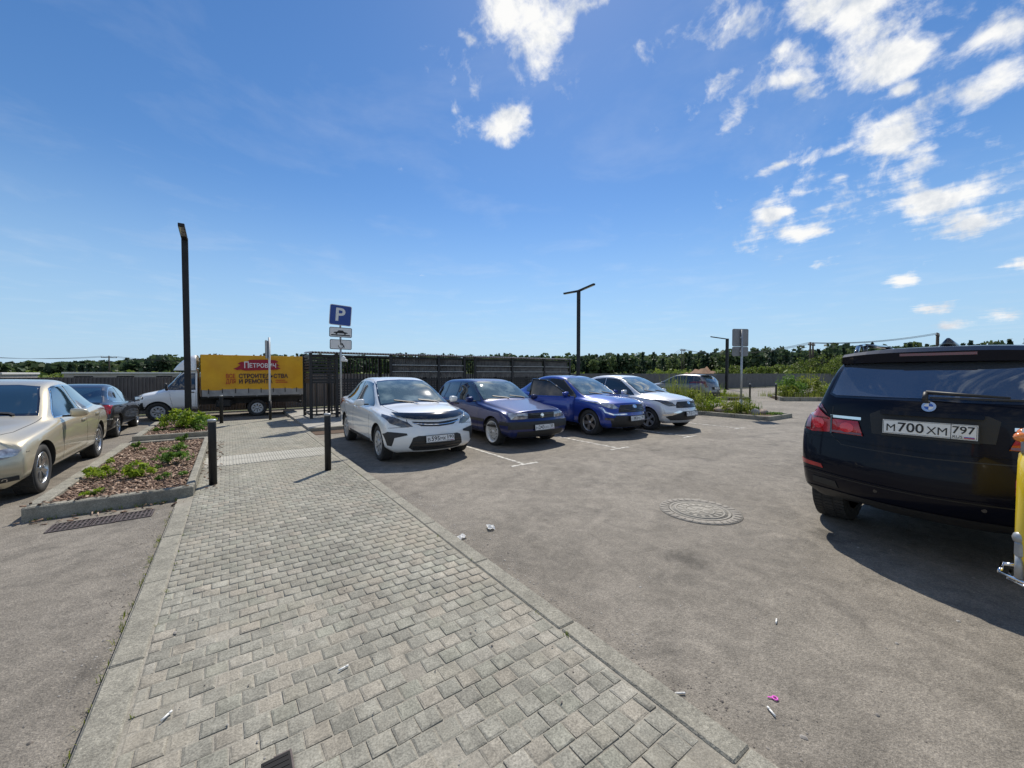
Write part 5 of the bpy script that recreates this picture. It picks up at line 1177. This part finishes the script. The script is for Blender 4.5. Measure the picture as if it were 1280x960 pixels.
def signs():
    r=empty('parking_sign',(2.79,12.93,.08),0,'blue P parking sign over two white plates behind the silver white saloon','road sign')
    b=MB(); b.tube((0,.035,-.1),(0.0,.035,3.43),.03,n=12); b.obj('post','galvanised',r)
    yw=rad(-6)
    def two(name,z,w,h,rim,face,roll=0,rr=.05,dx=0):
        M=plateM(dx,0,z,yw,roll); b=MB(); b.prism(rounded(w,h,rr),-.012,0,0,M); o=b.obj(name,rim,r)
        b=MB(); b.prism(rounded(w-.035,h-.035,rr*.8),.0005,.003,0,M); b.obj('face',face,o); return o,M
    def V(M,x,y,z=.0045): return tuple(M@Vector((x,y,z)))
    o,M=two('sign_plate',3.25,.62,.62,'sign_white','sign_blue',rad(-4))
    Rv=(M.to_3x3()@Vector((1,0,0))); Uv=(M.to_3x3()@Vector((0,1,0)))
    text_obj('P',V(M,.0,.02),Rv,Uv,.27,.40,'sign_white',o,'letter',.003,bold=.02)
    o,M=two('sign_plate',2.73,.64,.30,'sign_black','sign_white',rad(-1.5),.04)
    b=MB(); b.prism([(-.20,-.03),(-.19,.005),(-.11,.015),(-.06,.06),(.06,.06),(.10,.015),(.19,.0),(.20,-.03)],.003,.0055,0,M)
    for x in (-.12,.12): b.prism([(x+.03*math.cos(k*.785),-.035+.03*math.sin(k*.785)) for k in range(8)],.0035,.0062,0,M)
    b.prism([(-.27,-.105),(.27,-.105),(.27,-.07),(-.27,-.07)],.003,.0055,0,M); b.obj('pictogram','sign_black',o)
    o,M=two('sign_plate',2.36,.62,.30,'sign_black','sign_white',rad(-1),.04)
    b=MB(); 
    n=18; ring=[(.07*math.cos(t),-.04+.07*math.sin(t)) for t in [rad(-190+250*k/n) for k in range(n+1)]]
    for p,q in zip(ring[:-1],ring[1:]): b.tube(M@Vector((*p,.006)),M@Vector((*q,.006)),.009,n=5)
    for p,q,w in (((-.01,.07),(0,-.01),.013),((0,-.01),(.06,-.01),.013),((.06,-.01),(.10,-.09),.013),((-.005,.035),(.05,.03),.009)): b.tube(M@Vector((*p,.006)),M@Vector((*q,.006)),w,n=6)
    b.tube(M@Vector((-.012,.105,.003)),M@Vector((-.012,.105,.008)),.022,n=12); b.obj('pictogram','sign_black',o)
    b=MB(); b.ball((.06,-.02,1.93),.055,1,1,1.6); b.box(.0,.13,-.06,.02,1.84,1.97,bev=.02); b.tube((.05,-.03,1.88),(.17,-.08,1.86),.035,n=10); b.obj('camera','white_metal',r)
    for z in (2.36,2.73,3.13,3.37): b=MB(); b.box(-.05,.05,.005,.075,z-.02,z+.02); b.obj('bracket','galvanised',r)
    # edge-on sign
    r=empty('road_sign',(1.07,15.15,.03),0,'road sign seen edge-on on a white post in front of the truck','road sign')
    b=MB(); b.tube((0,0,0),(0,0,.62),.042,n=12); b.obj('post_foot','black_steel',r)  # black foot: shadow on the white post put into its colour
    b=MB(); b.tube((0,0,.6),(0,0,2.7),.03,n=12); b.obj('post','white_metal',r)
    M=plateM(-.04,0,2.30,rad(-108)); b=MB(); b.prism(rounded(.58,.58,.05),-.008,.006,0,M); b.obj('sign_plate','sign_back',r)
    M=plateM(-.0515,-.004,2.30,rad(-108)); 
    # sign seen from behind
    r=empty('road_sign',(15.2,6.9,.1),0,'two grey sign backs on a thin post rising from the end island','road sign')
    b=MB(); b.tube((0,0,-.1),(0,0,3.05),.035,n=12); b.obj('post','galvanised',r)
    for z,w,h in ((2.76,.64,.64),(2.26,.64,.34)):
        M=plateM(0,.06,z,rad(-28)); b=MB(); b.prism(rounded(w,h,.05),-.006,.006,0,M); b.obj('sign_plate','sign_back',r)
        M=plateM(0,.02,z,rad(-28)); b=MB(); b.prism(rounded(w,.05,.01),-.02,.012,0,M); 
        b=MB(); b.box(-.04,.04,.0,.055,z-.03,z+.03); b.obj('bracket','galvanised',r)
    b=MB(); b.tube((0,0,-.1),(0,0,.5),.05,n=12); b.obj('post_foot','galvanised',r)
signs()
# ------------------------------------------------------------------ slatted enclosure behind the parked row
def enclosure():
    mat('steel_sheet',(.19,.185,.178),.5,.3,col2=(.09,.088,.086),scale=5); mat('roof_sheet',(.30,.285,.27),.5,.3,col2=(.22,.21,.20),scale=9); mat('frame_black',(.011,.011,.012),.5); mat('mesh_black',(.012,.012,.013),.5)
    r=empty('enclosure',(0,0,.09),0,'long black mesh enclosure with grey corrugated upper panels behind the parked row','shelter')
    X0,X1,Y,YB,H=2.14,13.62,14.2,15.55,2.08
    posts=[2.14,2.92,4.75,6.62,7.75,8.25,10.13,11.97,13.6]
    for i,x in enumerate(posts):
        for yy in (Y,YB):
            b=MB(); b.box(x-.045,x+.045,yy-.045,yy+.045,0,H+.06,bev=.005); b.obj('post','frame_black',r)
    # rails
    for z in (.12,1.24,H-.02):
        b=MB(); b.box(X0,X1,Y-.025,Y+.025,z-.025,z+.025); b.box(X0,X1,YB-.025,YB+.025,z-.025,z+.025); b.box(X0-.024,X0+.024,Y,YB,z-.025,z+.025); b.box(X1-.024,X1+.024,Y,YB,z-.025,z+.025); b.obj('rail','frame_black',r)
    # horizontal black slats in the first bay, above the open foot, both faces
    sm=None
    for (a,c) in ((posts[0],posts[1]),):
        for k in range(10):
            z=1.14+k*.095; b=MB(); b.box(a+.04,c-.04,Y-.012,Y+.012,z,z+.062); b.obj('slat','frame_black',r)
        for xx in np.linspace(a+.16,c-.16,3): b=MB(); b.box(xx-.022,xx+.022,Y-.015,Y+.015,.13,1.2); b.obj('bar','frame_black',r)
    for k in range(10):
        z=1.14+k*.095; b=MB(); b.box(X0-.012,X0+.012,Y+.05,YB-.05,z,z+.062); b.obj('slat','frame_black',r)
    # corrugated upper panels, one per bay
    def corr(x0,x1,y,z0,z1,n,amp,m,name):
        b=MB(); G=[]
        for i in range(n*2+1):
            x=x0+(x1-x0)*i/(n*2); yy=y+(amp if i%2 else -amp); G.append((b.bm.verts.new((x,yy,z0+(.02 if i%2 else 0))),b.bm.verts.new((x,yy,z1))))
        for A,B in zip(G[:-1],G[1:]): b.bm.faces.new([A[0],B[0],B[1],A[1]])
        return b.obj(name,m,r)
    for a,c in zip(posts[2:-1],posts[3:]):
        if c-a<.7: 
            continue
        for k,(z0,z1) in enumerate(((1.31,1.50),(1.54,1.74),(1.78,2.02))):
            corr(a+.05,c-.05,Y+.02+.05*k,z0,z1,int((c-a)/.075),.018,'steel_sheet','upper_panel')
        for z,m_ in ((1.50,'frame_black'),(1.74,'frame_black'),(1.765,'galvanised'),(1.525,'galvanised')): b=MB(); b.box(a+.05,c-.05,Y-.03,Y+.035,z,z+.022); b.obj('panel_rail',m_,r)
    # low roof sheets, falling to the back
    for a,c in zip([posts[0]]+posts[2:-1],posts[2:]):
        b=MB(); G=[]; n=int((c-a)/.09)
        for i in range(n*2+1):
            x=a+(c-a)*i/(n*2); dz=.022 if i%2 else -.022
            G.append([b.bm.verts.new((x,yy,H+.085+dz+(yy-Y)*.03)) for yy in (Y-.16,YB+.1)]+[b.bm.verts.new((x,yy,H+.073+dz+(yy-Y)*.03)) for yy in (YB+.1,Y-.16)])
        for A,B in zip(G[:-1],G[1:]):
            for k in range(4): b.bm.faces.new([A[k],A[(k+1)%4],B[(k+1)%4],B[k]])
        b.obj('roof_sheet','roof_sheet',r)
    # welded mesh in the lower half (fine wires, one mesh per bay)
    for a,c in zip(posts[1:-1],posts[2:]):
        b=MB()
        for x in np.arange(a+.1,c-.05,.075): b.box(x-.004,x+.004,Y-.006,Y+.0,.14,1.22)
        for z in np.arange(.16,1.21,.085): b.box(a+.04,c-.04,Y+.002,Y+.010,z-.024,z+.024)
        b.obj('mesh_panel','mesh_black',r)
        b=MB()
        for x in np.arange(a+.08,c-.04,.115): b.box(x-.018,x+.018,YB-.012,YB+.012,.12,2.0)
        b.obj('back_panel','frame_black',r)
enclosure()
# ------------------------------------------------------------------ fence and what stands beyond it
def far_things():
    mat('fence_sheet',(.115,.105,.10),.6,.2,col2=(.085,.08,.078),scale=2); mat('fence_sheet_grey',(.17,.168,.165),.6,.2,col2=(.135,.133,.13),scale=2); mat('shed_wall',(.42,.39,.35),.8,col2=(.34,.31,.28),scale=3); mat('shed_roof',(.55,.54,.52),.6)
    def fence(x0,x1,y,h,m,label,post=3.0):
        r=empty('sheet_fence',(0,0,0),0,label,'fence','profiled sheet fence'); xs=np.arange(x0,x1,post)
        for xa in xs:
            b=MB(); n=int(post/.1); G=[]
            for i in range(n+1):
                for t,dy in ((0,0),(.35,0),(.5,.03),(.85,.03)):
                    x=xa+(i+t)*post/n
                    if x>xa+post: break
                    G.append((b.bm.verts.new((x,y+dy,.03)),b.bm.verts.new((x,y+dy,h))))
            for A,B in zip(G[:-1],G[1:]): b.bm.faces.new([A[0],B[0],B[1],A[1]])
            b.obj('sheet',m,r)
            b=MB(); b.box(xa-.03,xa+.03,y+.04,y+.10,0,h+.02); b.obj('post','black_steel',r)
        b=MB(); 
        for z in (.4,h-.3): b.box(x0,x1,y+.035,y+.06,z,z+.04)
        b.obj('rail','black_steel',r)
    fence(-37,2.0,20.0,1.42,'fence_sheet','brown grey sheet fence behind the black saloon and the truck cab')
    fence(2.0,74,20.0,1.55,'fence_sheet_grey','mid grey sheet fence running behind the parked row to the right')
    # sheds and vehicles behind the fence at left: low roofs just showing
    for (x,y,w,d,h,lab) in ((-19.5,42,15.5,6,1.62,'long pale flat roofed shed left, behind the fence'),(-5.2,46,9.5,6,1.66,'shorter pale shed behind the fence over the truck bonnet')):
        r=empty('shed',(x,y,0),0,lab,'shed','pale sheds behind the fence')
        b=MB(); b.box(-w/2,w/2,-d/2,d/2,-.2,h-.14); b.obj('wall','shed_wall',r)
        b=MB(); b.box(-w/2-.1,w/2+.1,-d/2-.1,d/2+.1,h-.137,h,bev=.02); b.obj('roof','shed_roof',r)
        b=MB(); b.box(w/2-1.2,w/2-.3,-d/2-.03,-d/2-.002,.1,h-.2); b.obj('door','shed_roof',r)
        for k in range(int(w/2.4)): b=MB(); b.box(-w/2+.5+k*2.3,-w/2+1.5+k*2.3,-d/2-.02,-d/2-.002,.8,h-.3); b.obj('window','tint_glass',r)
    # soil heap
    b=MB(); n=26
    G=[[b.bm.verts.new((i*.55-7,j*.55-7,max(-.3,2.35*max(0,1-math.hypot((i*.55-7)/5.2,(j*.55-7)/6.0))**.9+.28*math.sin(i*1.9+j)*math.cos(j*1.3)+.2*math.sin(i*.7+2*j)-.1))) for j in range(n)] for i in range(n)]
    for i in range(n-1):
        for j in range(n-1): b.bm.faces.new([G[i][j],G[i+1][j],G[i+1][j+1],G[i][j+1]]).smooth=True
    mat('red_soil',(.15,.072,.038),.9,col2=(.21,.125,.07),scale=.8,bump=.5,bscale=6)
    o=b.obj('soil_heap','red_soil',kind=None); o.location=(52,28.5,0); tag(o,'red brown heap of soil rising behind the grey fence','heap')
    # power poles with wires
    def pole(x,y,h,lab,twin=True):
        r=empty('power_pole',(x,y,0),0,lab,'power pole','wooden power poles'); b=MB()
        for dx in ((-.6,.6) if twin else (0,)): b.tube((dx,0,-.3),(dx*.9,0,h),.16,.11,n=10)
        b.obj('pole','bark',r)
        b=MB(); b.box(-1.3,1.3,-.06,.06,h-.5,h-.36); b.obj('crossarm','bark',r)
        for dx in (-1.2,0,1.2): b=MB(); b.lathe([(.05,h-.36),(.09,h-.25),(.05,h-.12)],n=8,c=(dx,0,0)); b.obj('insulator','white_metal',r)
        return (x,y,h)
    P=[pole(102.4,62,8.4,'distant single power pole over the forest edge behind the grey hatchback'),pole(71.9,22.6,6.3,'twin power pole left of the dark estate'),pole(87.2,11.5,7.7,'power pole showing just over the roof of the dark estate')]
    p0=pole(-22.2,126.4,5.6,'distant power pole behind the black saloon',False)
    mat('cable',(.02,.02,.02),.6)
    def wires(A,B,lab,sag=1.3):
        b=MB()
        for dx in (-1.2,0,1.2):
            pts=[]
            for i in range(15):
                t=i/14; pts.append((A[0]+(B[0]-A[0])*t+dx,A[1]+(B[1]-A[1])*t,A[2]+(B[2]-A[2])*t-.1-sag*4*t*(1-t)))
            b.path(pts,.03,n=4)
        o=b.obj('power_line','cable'); tag(o,lab,'power line')
    wires(P[1],P[2],'sagging wires between the two poles by the dark estate',.5); wires(P[0],(150,100,9),'wires leaving the farthest pole over the forest',.8); wires(P[0],P[1],'wires from the farthest pole to the twin pole',1.5)
    wires(p0,(-52,128,6.5),'wires left of the pole behind the black saloon',1.2); wires(p0,(8,130,6),'wires right of the pole behind the black saloon',1.2)
far_things()
def forest():
    rng=np.random.default_rng(21); parts=[]; base=math.radians(90-TH)
    def prof(az):   # elevation of the tree line (degrees), by bearing right of the path's heading
        d=math.degrees(az)
        pts=[(-75,1.6),(-52,.99),(-49.5,.9),(-45,1.2),(-41.5,1.75),(-27,2.2),(-10,2.5),(7,2.45),(24,2.5),(29.5,2.7),(36,2.75),(40,2.95),(48,2.65),(75,2.4)]
        return np.interp(d,[p[0] for p in pts],[p[1] for p in pts])
    n=2100
    for i in range(n):
        az=math.radians(rng.uniform(-76,76)); D=rng.uniform(150,235)
        ang=base-az; x=D*math.cos(ang); y=D*math.sin(ang)
        if y<24: D*=1.0
        top=1.55+D*math.tan(math.radians(prof(az)*(rng.uniform(.72,1.02) if rng.random()<.86 else rng.uniform(1.0,1.2))))
        h=max(top,2.2)
        con=rng.random()<.45; w=rng.uniform(1.1,1.8) if con else rng.uniform(1.8,3.2)
        k=95 if con else 120
        P=rng.random(k)
        z=h*(.12+.88*P)
        rad_=w*(1.05-P)**.8 if con else w*np.sqrt(np.clip(1-((P-.55)/.5)**2,.03,1))
        a=rng.random(k)*6.283; q=np.sqrt(rng.random(k))*rad_
        c=np.stack([x+q*np.cos(a),y+q*np.sin(a),z],1)
        nv=rng.normal(size=(k,3)); nv/=np.linalg.norm(nv,axis=1,keepdims=True); t=np.cross(nv,[0,0,1]); t/=np.linalg.norm(t,axis=1,keepdims=True)+1e-6; s=np.cross(nv,t)
        sz=(rng.uniform(.28,.62,k)*(1. if con else 1.2))[:,None]
        V=np.stack([c-t*sz-s*sz*.6,c+t*sz*.8-s*sz,c+t*sz+s*sz*.7,c-t*sz*.7+s*sz],1).reshape(-1,3)
        tone=np.clip((.05 if con else .35)+(.30 if con else .65)*rng.random()+.30*(rng.random(k)-.3),0,1)
        parts.append((V,np.arange(k*4).reshape(k,4),tone))
    o=foliage(parts,'forest','leaf_forest',None,'stuff'); tag(o,'dark mixed forest along the whole horizon','forest')
    # forest floor bank that closes the gaps low down
    # young trees right behind the fence, each its own thing
    g='young trees behind the grey fence'
    T=[]
    names=['lime green young tree left of the soil heap','bushy young tree in front of the soil heap','young tree at the right foot of the soil heap','pale young tree next right of the soil heap','young tree just right of the distant lamp post','spreading young tree behind the back turned sign','paler young tree right of the back turned sign','tall young tree midway to the twin power pole','rounded young tree before the twin power pole','dense young tree at the twin power pole','last young tree showing beside the dark estate','young tree half hidden by the dark estate']
    pos=[(49.5,23.6,2.6,1.3),(44.5,22.3,2.2,1.1),(55.8,24.3,2.3,1.2),(58.5,24.8,2.6,1.3),(61.5,24.4,2.6,1.4),(64,24,3.0,1.7),(65.5,22.6,3.0,1.6),(69,23.0,4.1,2.0),(70,21.6,4.0,2.0),(72.5,21.4,4.6,2.3),(75,20.6,4.4,2.2),(78,19.8,4.6,2.2)]
    for (x,y,h,w),nm in zip(pos,names):
        r=empty('young_tree',(x,y,0),0,nm,'tree',g); rg=np.random.default_rng(int(x*10))
        b=MB(); b.tube((0,0,-.1),(0,0,h*.45),.07,.05,n=8); b.tube((0,0,h*.45),(.15,.1,h*.92),.05,.015,n=6)
        for k in range(6): a=k*1.05; b.tube((0,0,h*(.25+.08*k)),(w*.6*math.cos(a),w*.6*math.sin(a),h*(.45+.08*k)),.03,.01,n=5)
        b.obj('trunk','bark',r)
        pp=[]
        for k in range(12):
            a=rg.random()*6.283; q=w*.7*rg.random()**.5; z=h*(.25+.62*rg.random()); q*=1.15-.6*abs(z/h-.45)
            pp.append(leaves_arr((q*math.cos(a),q*math.sin(a),z),55,(w*.38,w*.38,h*.13),.16,rg,flat=1.2))
        pp.append(leaves_arr((0,0,h*.85),50,(w*.25,w*.25,h*.15),.14,rg,flat=1.2))
        foliage(pp,'crown','leaf_birch',r)
    # scrub in front of the wood
    rng=np.random.default_rng(5); pp=[]
    for i in range(260):
        x=rng.uniform(60,130); y=rng.uniform(21.5,60); 
        if y>x*.7: continue
        pp.append(leaves_arr((x,y,rng.uniform(.6,1.6)),26,(1.6,1.6,1.1),.42,rng,flat=1.2))
    for i in range(200):
        x=rng.uniform(-70,110); y=rng.uniform(70,120)
        pp.append(leaves_arr((x,y,rng.uniform(.5,1.2)),22,(2.2,2.2,.9),.55,rng,flat=1.2))
    o=foliage(pp,'undergrowth','leaf_birch',None,'stuff'); tag(o,'mixed green scrub between the fence and the wood','undergrowth')
forest()
# ------------------------------------------------------------------ things on the asphalt
def small_things():
    mat('iron',(.21,.195,.165),.75,.1,col2=(.31,.285,.24),scale=14,detail=6,bump=.3,bscale=80); mat('drain_dark',(.012,.011,.011),.9); mat('drain_iron',(.075,.055,.052),.65,.4,col2=(.13,.11,.105),scale=20)
    mat('collar',(.22,.20,.17),.85,col2=(.29,.265,.225),scale=20,bump=.4,bscale=90)
    r=empty('manhole_cover',(4.30,2.38,0),.3,'round ribbed iron manhole cover set in the asphalt','manhole')
    b=MB(); b.lathe([(.43,.0),(.43,.006),(.325,.007),(.325,.0)],n=48); b.obj('collar','collar',r)
    b=MB(); b.lathe([(.32,.002),(.32,.010),(.292,.010),(.292,.004)],n=48); b.lathe([(.285,.003),(.285,.009),(.0,.009)],n=48); b.obj('lid','iron',r)
    for rr in (.262,.16):
        b=MB(); b.lathe([(rr,.0085),(rr,.0120),(rr-.022,.0120),(rr-.022,.0085)],n=40); b.obj('rib','iron',r)
    for k in range(16):
        a=2*PI*k/16; M=Matrix.Rotation(a,4,'Z'); b=MB(); b.box(.172,.228,-.018,.018,.0088,.0122,0,M); b.obj('stud','iron',r)
    for k in range(6):
        a=2*PI*k/6; M=Matrix.Rotation(a,4,'Z'); b=MB(); b.box(.03,.12,-.02,.02,.0088,.0122,0,M); b.obj('stud','iron',r)
    for k in range(30):
        a=2*PI*k/30; M=Matrix.Rotation(a,4,'Z'); b=MB(); b.box(.345,.415,-.016,.016,.0065,.0115,0,M,bev=.003); b.obj('stud','collar',r)
    # drain gratings by the planter
    for i,(xa,xb,ya,lab) in enumerate(((-1.475,-1.195,5.73,'storm drain grating nearest the gold saloon'),(-1.175,-1.0,5.735,'middle storm drain grating in front of the planter'),(-.975,-.725,5.745,'storm drain grating nearest the path'))):
        r=empty('drain_grating',(0,0,0),0,lab,'drain','storm drain gratings'); yb=ya+.255
        b=MB(); b.box(xa,xb,ya,yb,.0008,.0022); b.obj('pit','drain_dark',r)
        b=MB(); 
        for (a,c,d,e) in ((xa-.01,xb+.01,ya-.014,ya),(xa-.01,xb+.01,yb,yb+.014),(xa-.014,xa,ya+.001,yb-.001),(xb,xb+.014,ya+.001,yb-.001)): b.box(a,c,d,e,.0005,.010)
        b.obj('frame','drain_iron',r)
        n=int((xb-xa)/.034)
        for k in range(n): x=xa+(k+.5)*(xb-xa)/n; b=MB(); b.box(x-.007,x+.007,ya+.002,yb-.002,.0028,.0088); b.obj('bar','drain_iron',r)
        b=MB(); b.box(xa,xb,(ya+yb)/2-.011,(ya+yb)/2+.011,.0029,.0093); b.obj('bar','drain_iron',r)
    # dark metal cover in the paving at the lower edge
    r=empty('inspection_cover',(.125,1.735,.034),0,'small dark square cover let into the paving by the camera','cover')
    b=MB(); b.box(-.05,.05,-.05,.05,-.01,.004,bev=.003); [b.box(-.042,.042,-.042+k*.024,-.030+k*.024,.0035,.006) for k in range(4)]; b.obj('lid','drain_dark',r); b=MB(); b.box(-.056,.056,-.056,.056,-.01,.001); b.obj('frame','drain_iron',r)
    # litter
    mat('paper',(.9,.9,.88),.7); mat('butt_white',(.75,.74,.70),.8); mat('butt_tan',(.50,.30,.12),.8); mat('pink_plastic',(.75,.10,.55),.35)
    def scrap(x,y,s,rz,lab,g,z=.004):
        b=MB(); G=[[b.bm.verts.new(((i/4-.5)*s*1.5,(j/3-.5)*s,.003+.35*s*abs(math.sin(i*1.7+j*2.3)))) for j in range(4)] for i in range(5)]
        for i in range(4):
            for j in range(3): b.bm.faces.new([G[i][j],G[i+1][j],G[i+1][j+1],G[i][j+1]])
        bmesh.ops.solidify(b.bm,geom=b.bm.faces[:],thickness=.0015)
        o=b.obj('paper_scrap','paper'); o.location=(x,y,z); o.rotation_euler=(0,0,rz); tag(o,lab,'litter',g)
    scrap(1.75,3.27,.065,.4,'crumpled white paper scrap by the path kerb','white paper scraps'); scrap(2.10,3.31,.07,1.2,'crumpled white paper scrap farther from the kerb than its twin','white paper scraps')
    for (x,y,rz,lab,z) in ((1.99,.75,1.0,'white cigarette end near the pink tag',.004),(1.745,1.055,-.6,'cigarette end lying along the path kerb',.004),(2.75,1.02,.3,'cigarette end on the open asphalt right of the pink tag',.004),(-.25,2.27,.9,'cigarette end on the paving near the left kerb',.04),(.45,2.12,.2,'cigarette end in the middle of the paving',.04)):
        r=empty('cigarette_end',(x,y,z+.004),rz,lab,'litter','cigarette ends'); b=MB(); b.tube((-.022,0,0),(.012,0,0),.0045,n=8); b.obj('paper_tube','butt_white',r); b=MB(); b.tube((.0125,0,0),(.028,0,0),.0046,n=8); b.obj('filter','butt_tan' if RN.random()<.4 else 'butt_white',r)
    b=MB(); n=18
    b.lathe([(.022,.0),(.022,.007),(.012,.007),(.012,.0)],n=20,close=True); b.box(-.05,-.020,-.006,.006,.001,.006,bev=.002); o=b.obj('pink_tag','pink_plastic'); o.location=(2.09,.775,.004); o.scale=(.62,.62,.62); o.rotation_euler=(0,0,-.9); tag(o,'small pink plastic ring tag lying on the asphalt','litter')
    # grit and leaf crumbs
    mat('grit',(.16,.14,.12),.9,col2=(.34,.32,.29),scale=.9,thr=(.45,.55))
    rng=np.random.default_rng(4); V=[];F=[]
    box=np.array([(-1,-1,0),(1,-1,0),(1,1,0),(-1,1,0),(-.6,-.5,1),(.6,-.6,1),(.5,.6,1),(-.6,.6,1)],float); fq=np.array([(4,5,6,7),(0,1,5,4),(1,2,6,5),(2,3,7,6),(3,0,4,7)])
    pts=[]
    for i in range(900):
        y=rng.uniform(.3,9); pts.append((1.72+abs(rng.normal())*.16,y,.001))
    for i in range(350): pts.append((-.545-abs(rng.normal())*.12,rng.uniform(1.6,6.2),.001))
    for i in range(700): pts.append((rng.uniform(1.8,9),rng.uniform(-2,6),.001))
    for i in range(160): pts.append((rng.uniform(-.35,1.5),rng.uniform(1,6),.038))
    for i,(x,y,z) in enumerate(pts):
        s=rng.uniform(.0015,.0045)*(1 if rng.random()<.93 else 1.9); a=rng.uniform(0,6.28); c_,s_=math.cos(a),math.sin(a)
        q=box*[s*rng.uniform(.8,1.8),s,s*.8]; q=np.stack([q[:,0]*c_-q[:,1]*s_+x,q[:,0]*s_+q[:,1]*c_+y,q[:,2]+z],1); V.append(q); F.append(fq+8*i)
    o=quads(np.concatenate(V),np.concatenate(F),'grit','grit',None,'stuff'); tag(o,'loose grit and crumbs along the kerbs and over the asphalt','grit')
small_things()
# ------------------------------------------------------------------ yellow scooter at the right edge
def scooter():
    mat('yellow_paint',(.80,.56,.01),.3,coat=1); mat('grey_panel',(.30,.31,.32),.4); mat('seat_black',(.02,.02,.02),.6)
    r=empty('scooter',(3.63,-.27,0),0,'yellow motor scooter with grey upper cowl, close behind the dark estate','scooter')
    # heading -y: the tail end faces +y; local y runs back to front as -y
    def loft(secs,name,m,parent=r):
        b=MB(); R=[[b.bm.verts.new(p) for p in s] for s in secs]; n=len(R[0])
        for A,B in zip(R[:-1],R[1:]):
            for k in range(n): b.bm.faces.new([A[k],A[(k+1)%n],B[(k+1)%n],B[k]]).smooth=True
        b.bm.faces.new(R[0][::-1]); b.bm.faces.new(R[-1]); return b.obj(name,m,parent)
    def ring(y,z0,z1,w,n=12,p=.7):
        zc=(z0+z1)/2; hh=(z1-z0)/2; out=[]
        for k in range(n):
            a=2*PI*k/n; c,s=math.cos(a),math.sin(a)
            out.append((w*math.copysign(abs(c)**p,c),y,zc+hh*math.copysign(abs(s)**p,s)))
        return out
    loft([ring(.42,.44,1.10,.12),ring(.37,.395,1.17,.19),ring(.1,.40,1.15,.21),ring(-.35,.42,.86,.19),ring(-.6,.40,.62,.17)],'rear_cowl','yellow_paint')
    loft([ring(.41,1.10,1.24,.10),ring(.34,1.12,1.32,.15),ring(.1,1.0,1.30,.15),ring(0,1.04,1.2,.12)],'upper_cowl','grey_panel')
    loft([ring(.05,1.0,1.06,.15),ring(-.3,.86,.95,.17),ring(-.62,.84,.92,.13)],'seat','seat_black')
    loft([ring(-.55,.28,.36,.16),ring(-1.0,.26,.34,.18),ring(-1.12,.28,.40,.17)],'floorboard','seat_black')
    loft([ring(-1.02,.34,.5,.20),ring(-1.1,.40,1.0,.22),ring(-1.2,.6,1.08,.14)],'leg_shield','yellow_paint')
    for k in range(3):
        b=MB(); b.path([(-.20,.22-.02*k,.70-.05*k),(-.185,.37,.745-.05*k)],.008,n=6); b.obj('cowl_ridge','yellow_paint',r)
    for y in (-.30,-1.30):
        w=wheel(r,0,.0001,.23,'five',.12,.6); w.location=(0,y,.23); w.rotation_euler=(0,0,PI/2)
    b=MB(); b.tube((0,-1.30,.23),(0,-1.08,1.0),.035); b.tube((-.32,-1.06,1.08),(.32,-1.06,1.08),.016); b.obj('steering_column','chrome',r)
    for s in (1,-1):
        b=MB(); b.tube((s*.28,-1.06,1.08),(s*.42,-1.02,1.10),.02); b.obj('grip','rubber',r)
        b=MB(); b.ball((s*.30,-1.02,1.38),.07,1,.25,.7); b.tube((s*.26,-1.05,1.09),(s*.30,-1.03,1.36),.006); b.obj('mirror','black_plastic',r)
        b=MB(); b.ball((s*.13,.41,1.205),.035,1.2,.8,.8); b.obj('turn_signal','orange_lens',r)
    b=MB(); b.path([(-.17,.10,.42),(-.17,.34,.415),(-.07,.47,.42),(.10,.47,.42),(.20,.34,.415),(.20,.10,.42)],.010); b.path([(-.16,.10,.39),(-.16,.32,.385),(-.06,.44,.39),(.10,.44,.39)],.006); b.obj('crash_bar','chrome',r)
    b=MB(); b.box(-.15,-.09,.37,.42,.54,.64,bev=.018); b.tube((-.125,.40,.43),(-.12,.40,.56),.018); b.ball((-.115,.395,.65),.036,1,1,1.1); b.obj('shock_absorber','galvanised',r)
    b=MB(); b.tube((.02,-.55,.25),(0,.22,.23),.04); b.tube((.12,-.2,.28),(.14,.3,.34),.05); b.obj('engine','chassis',r)
    b=MB(); b.tube((0,.405,.90),(0,.425,.90),.05,n=14); b.obj('tail_light','red_lens',r)
scooter()
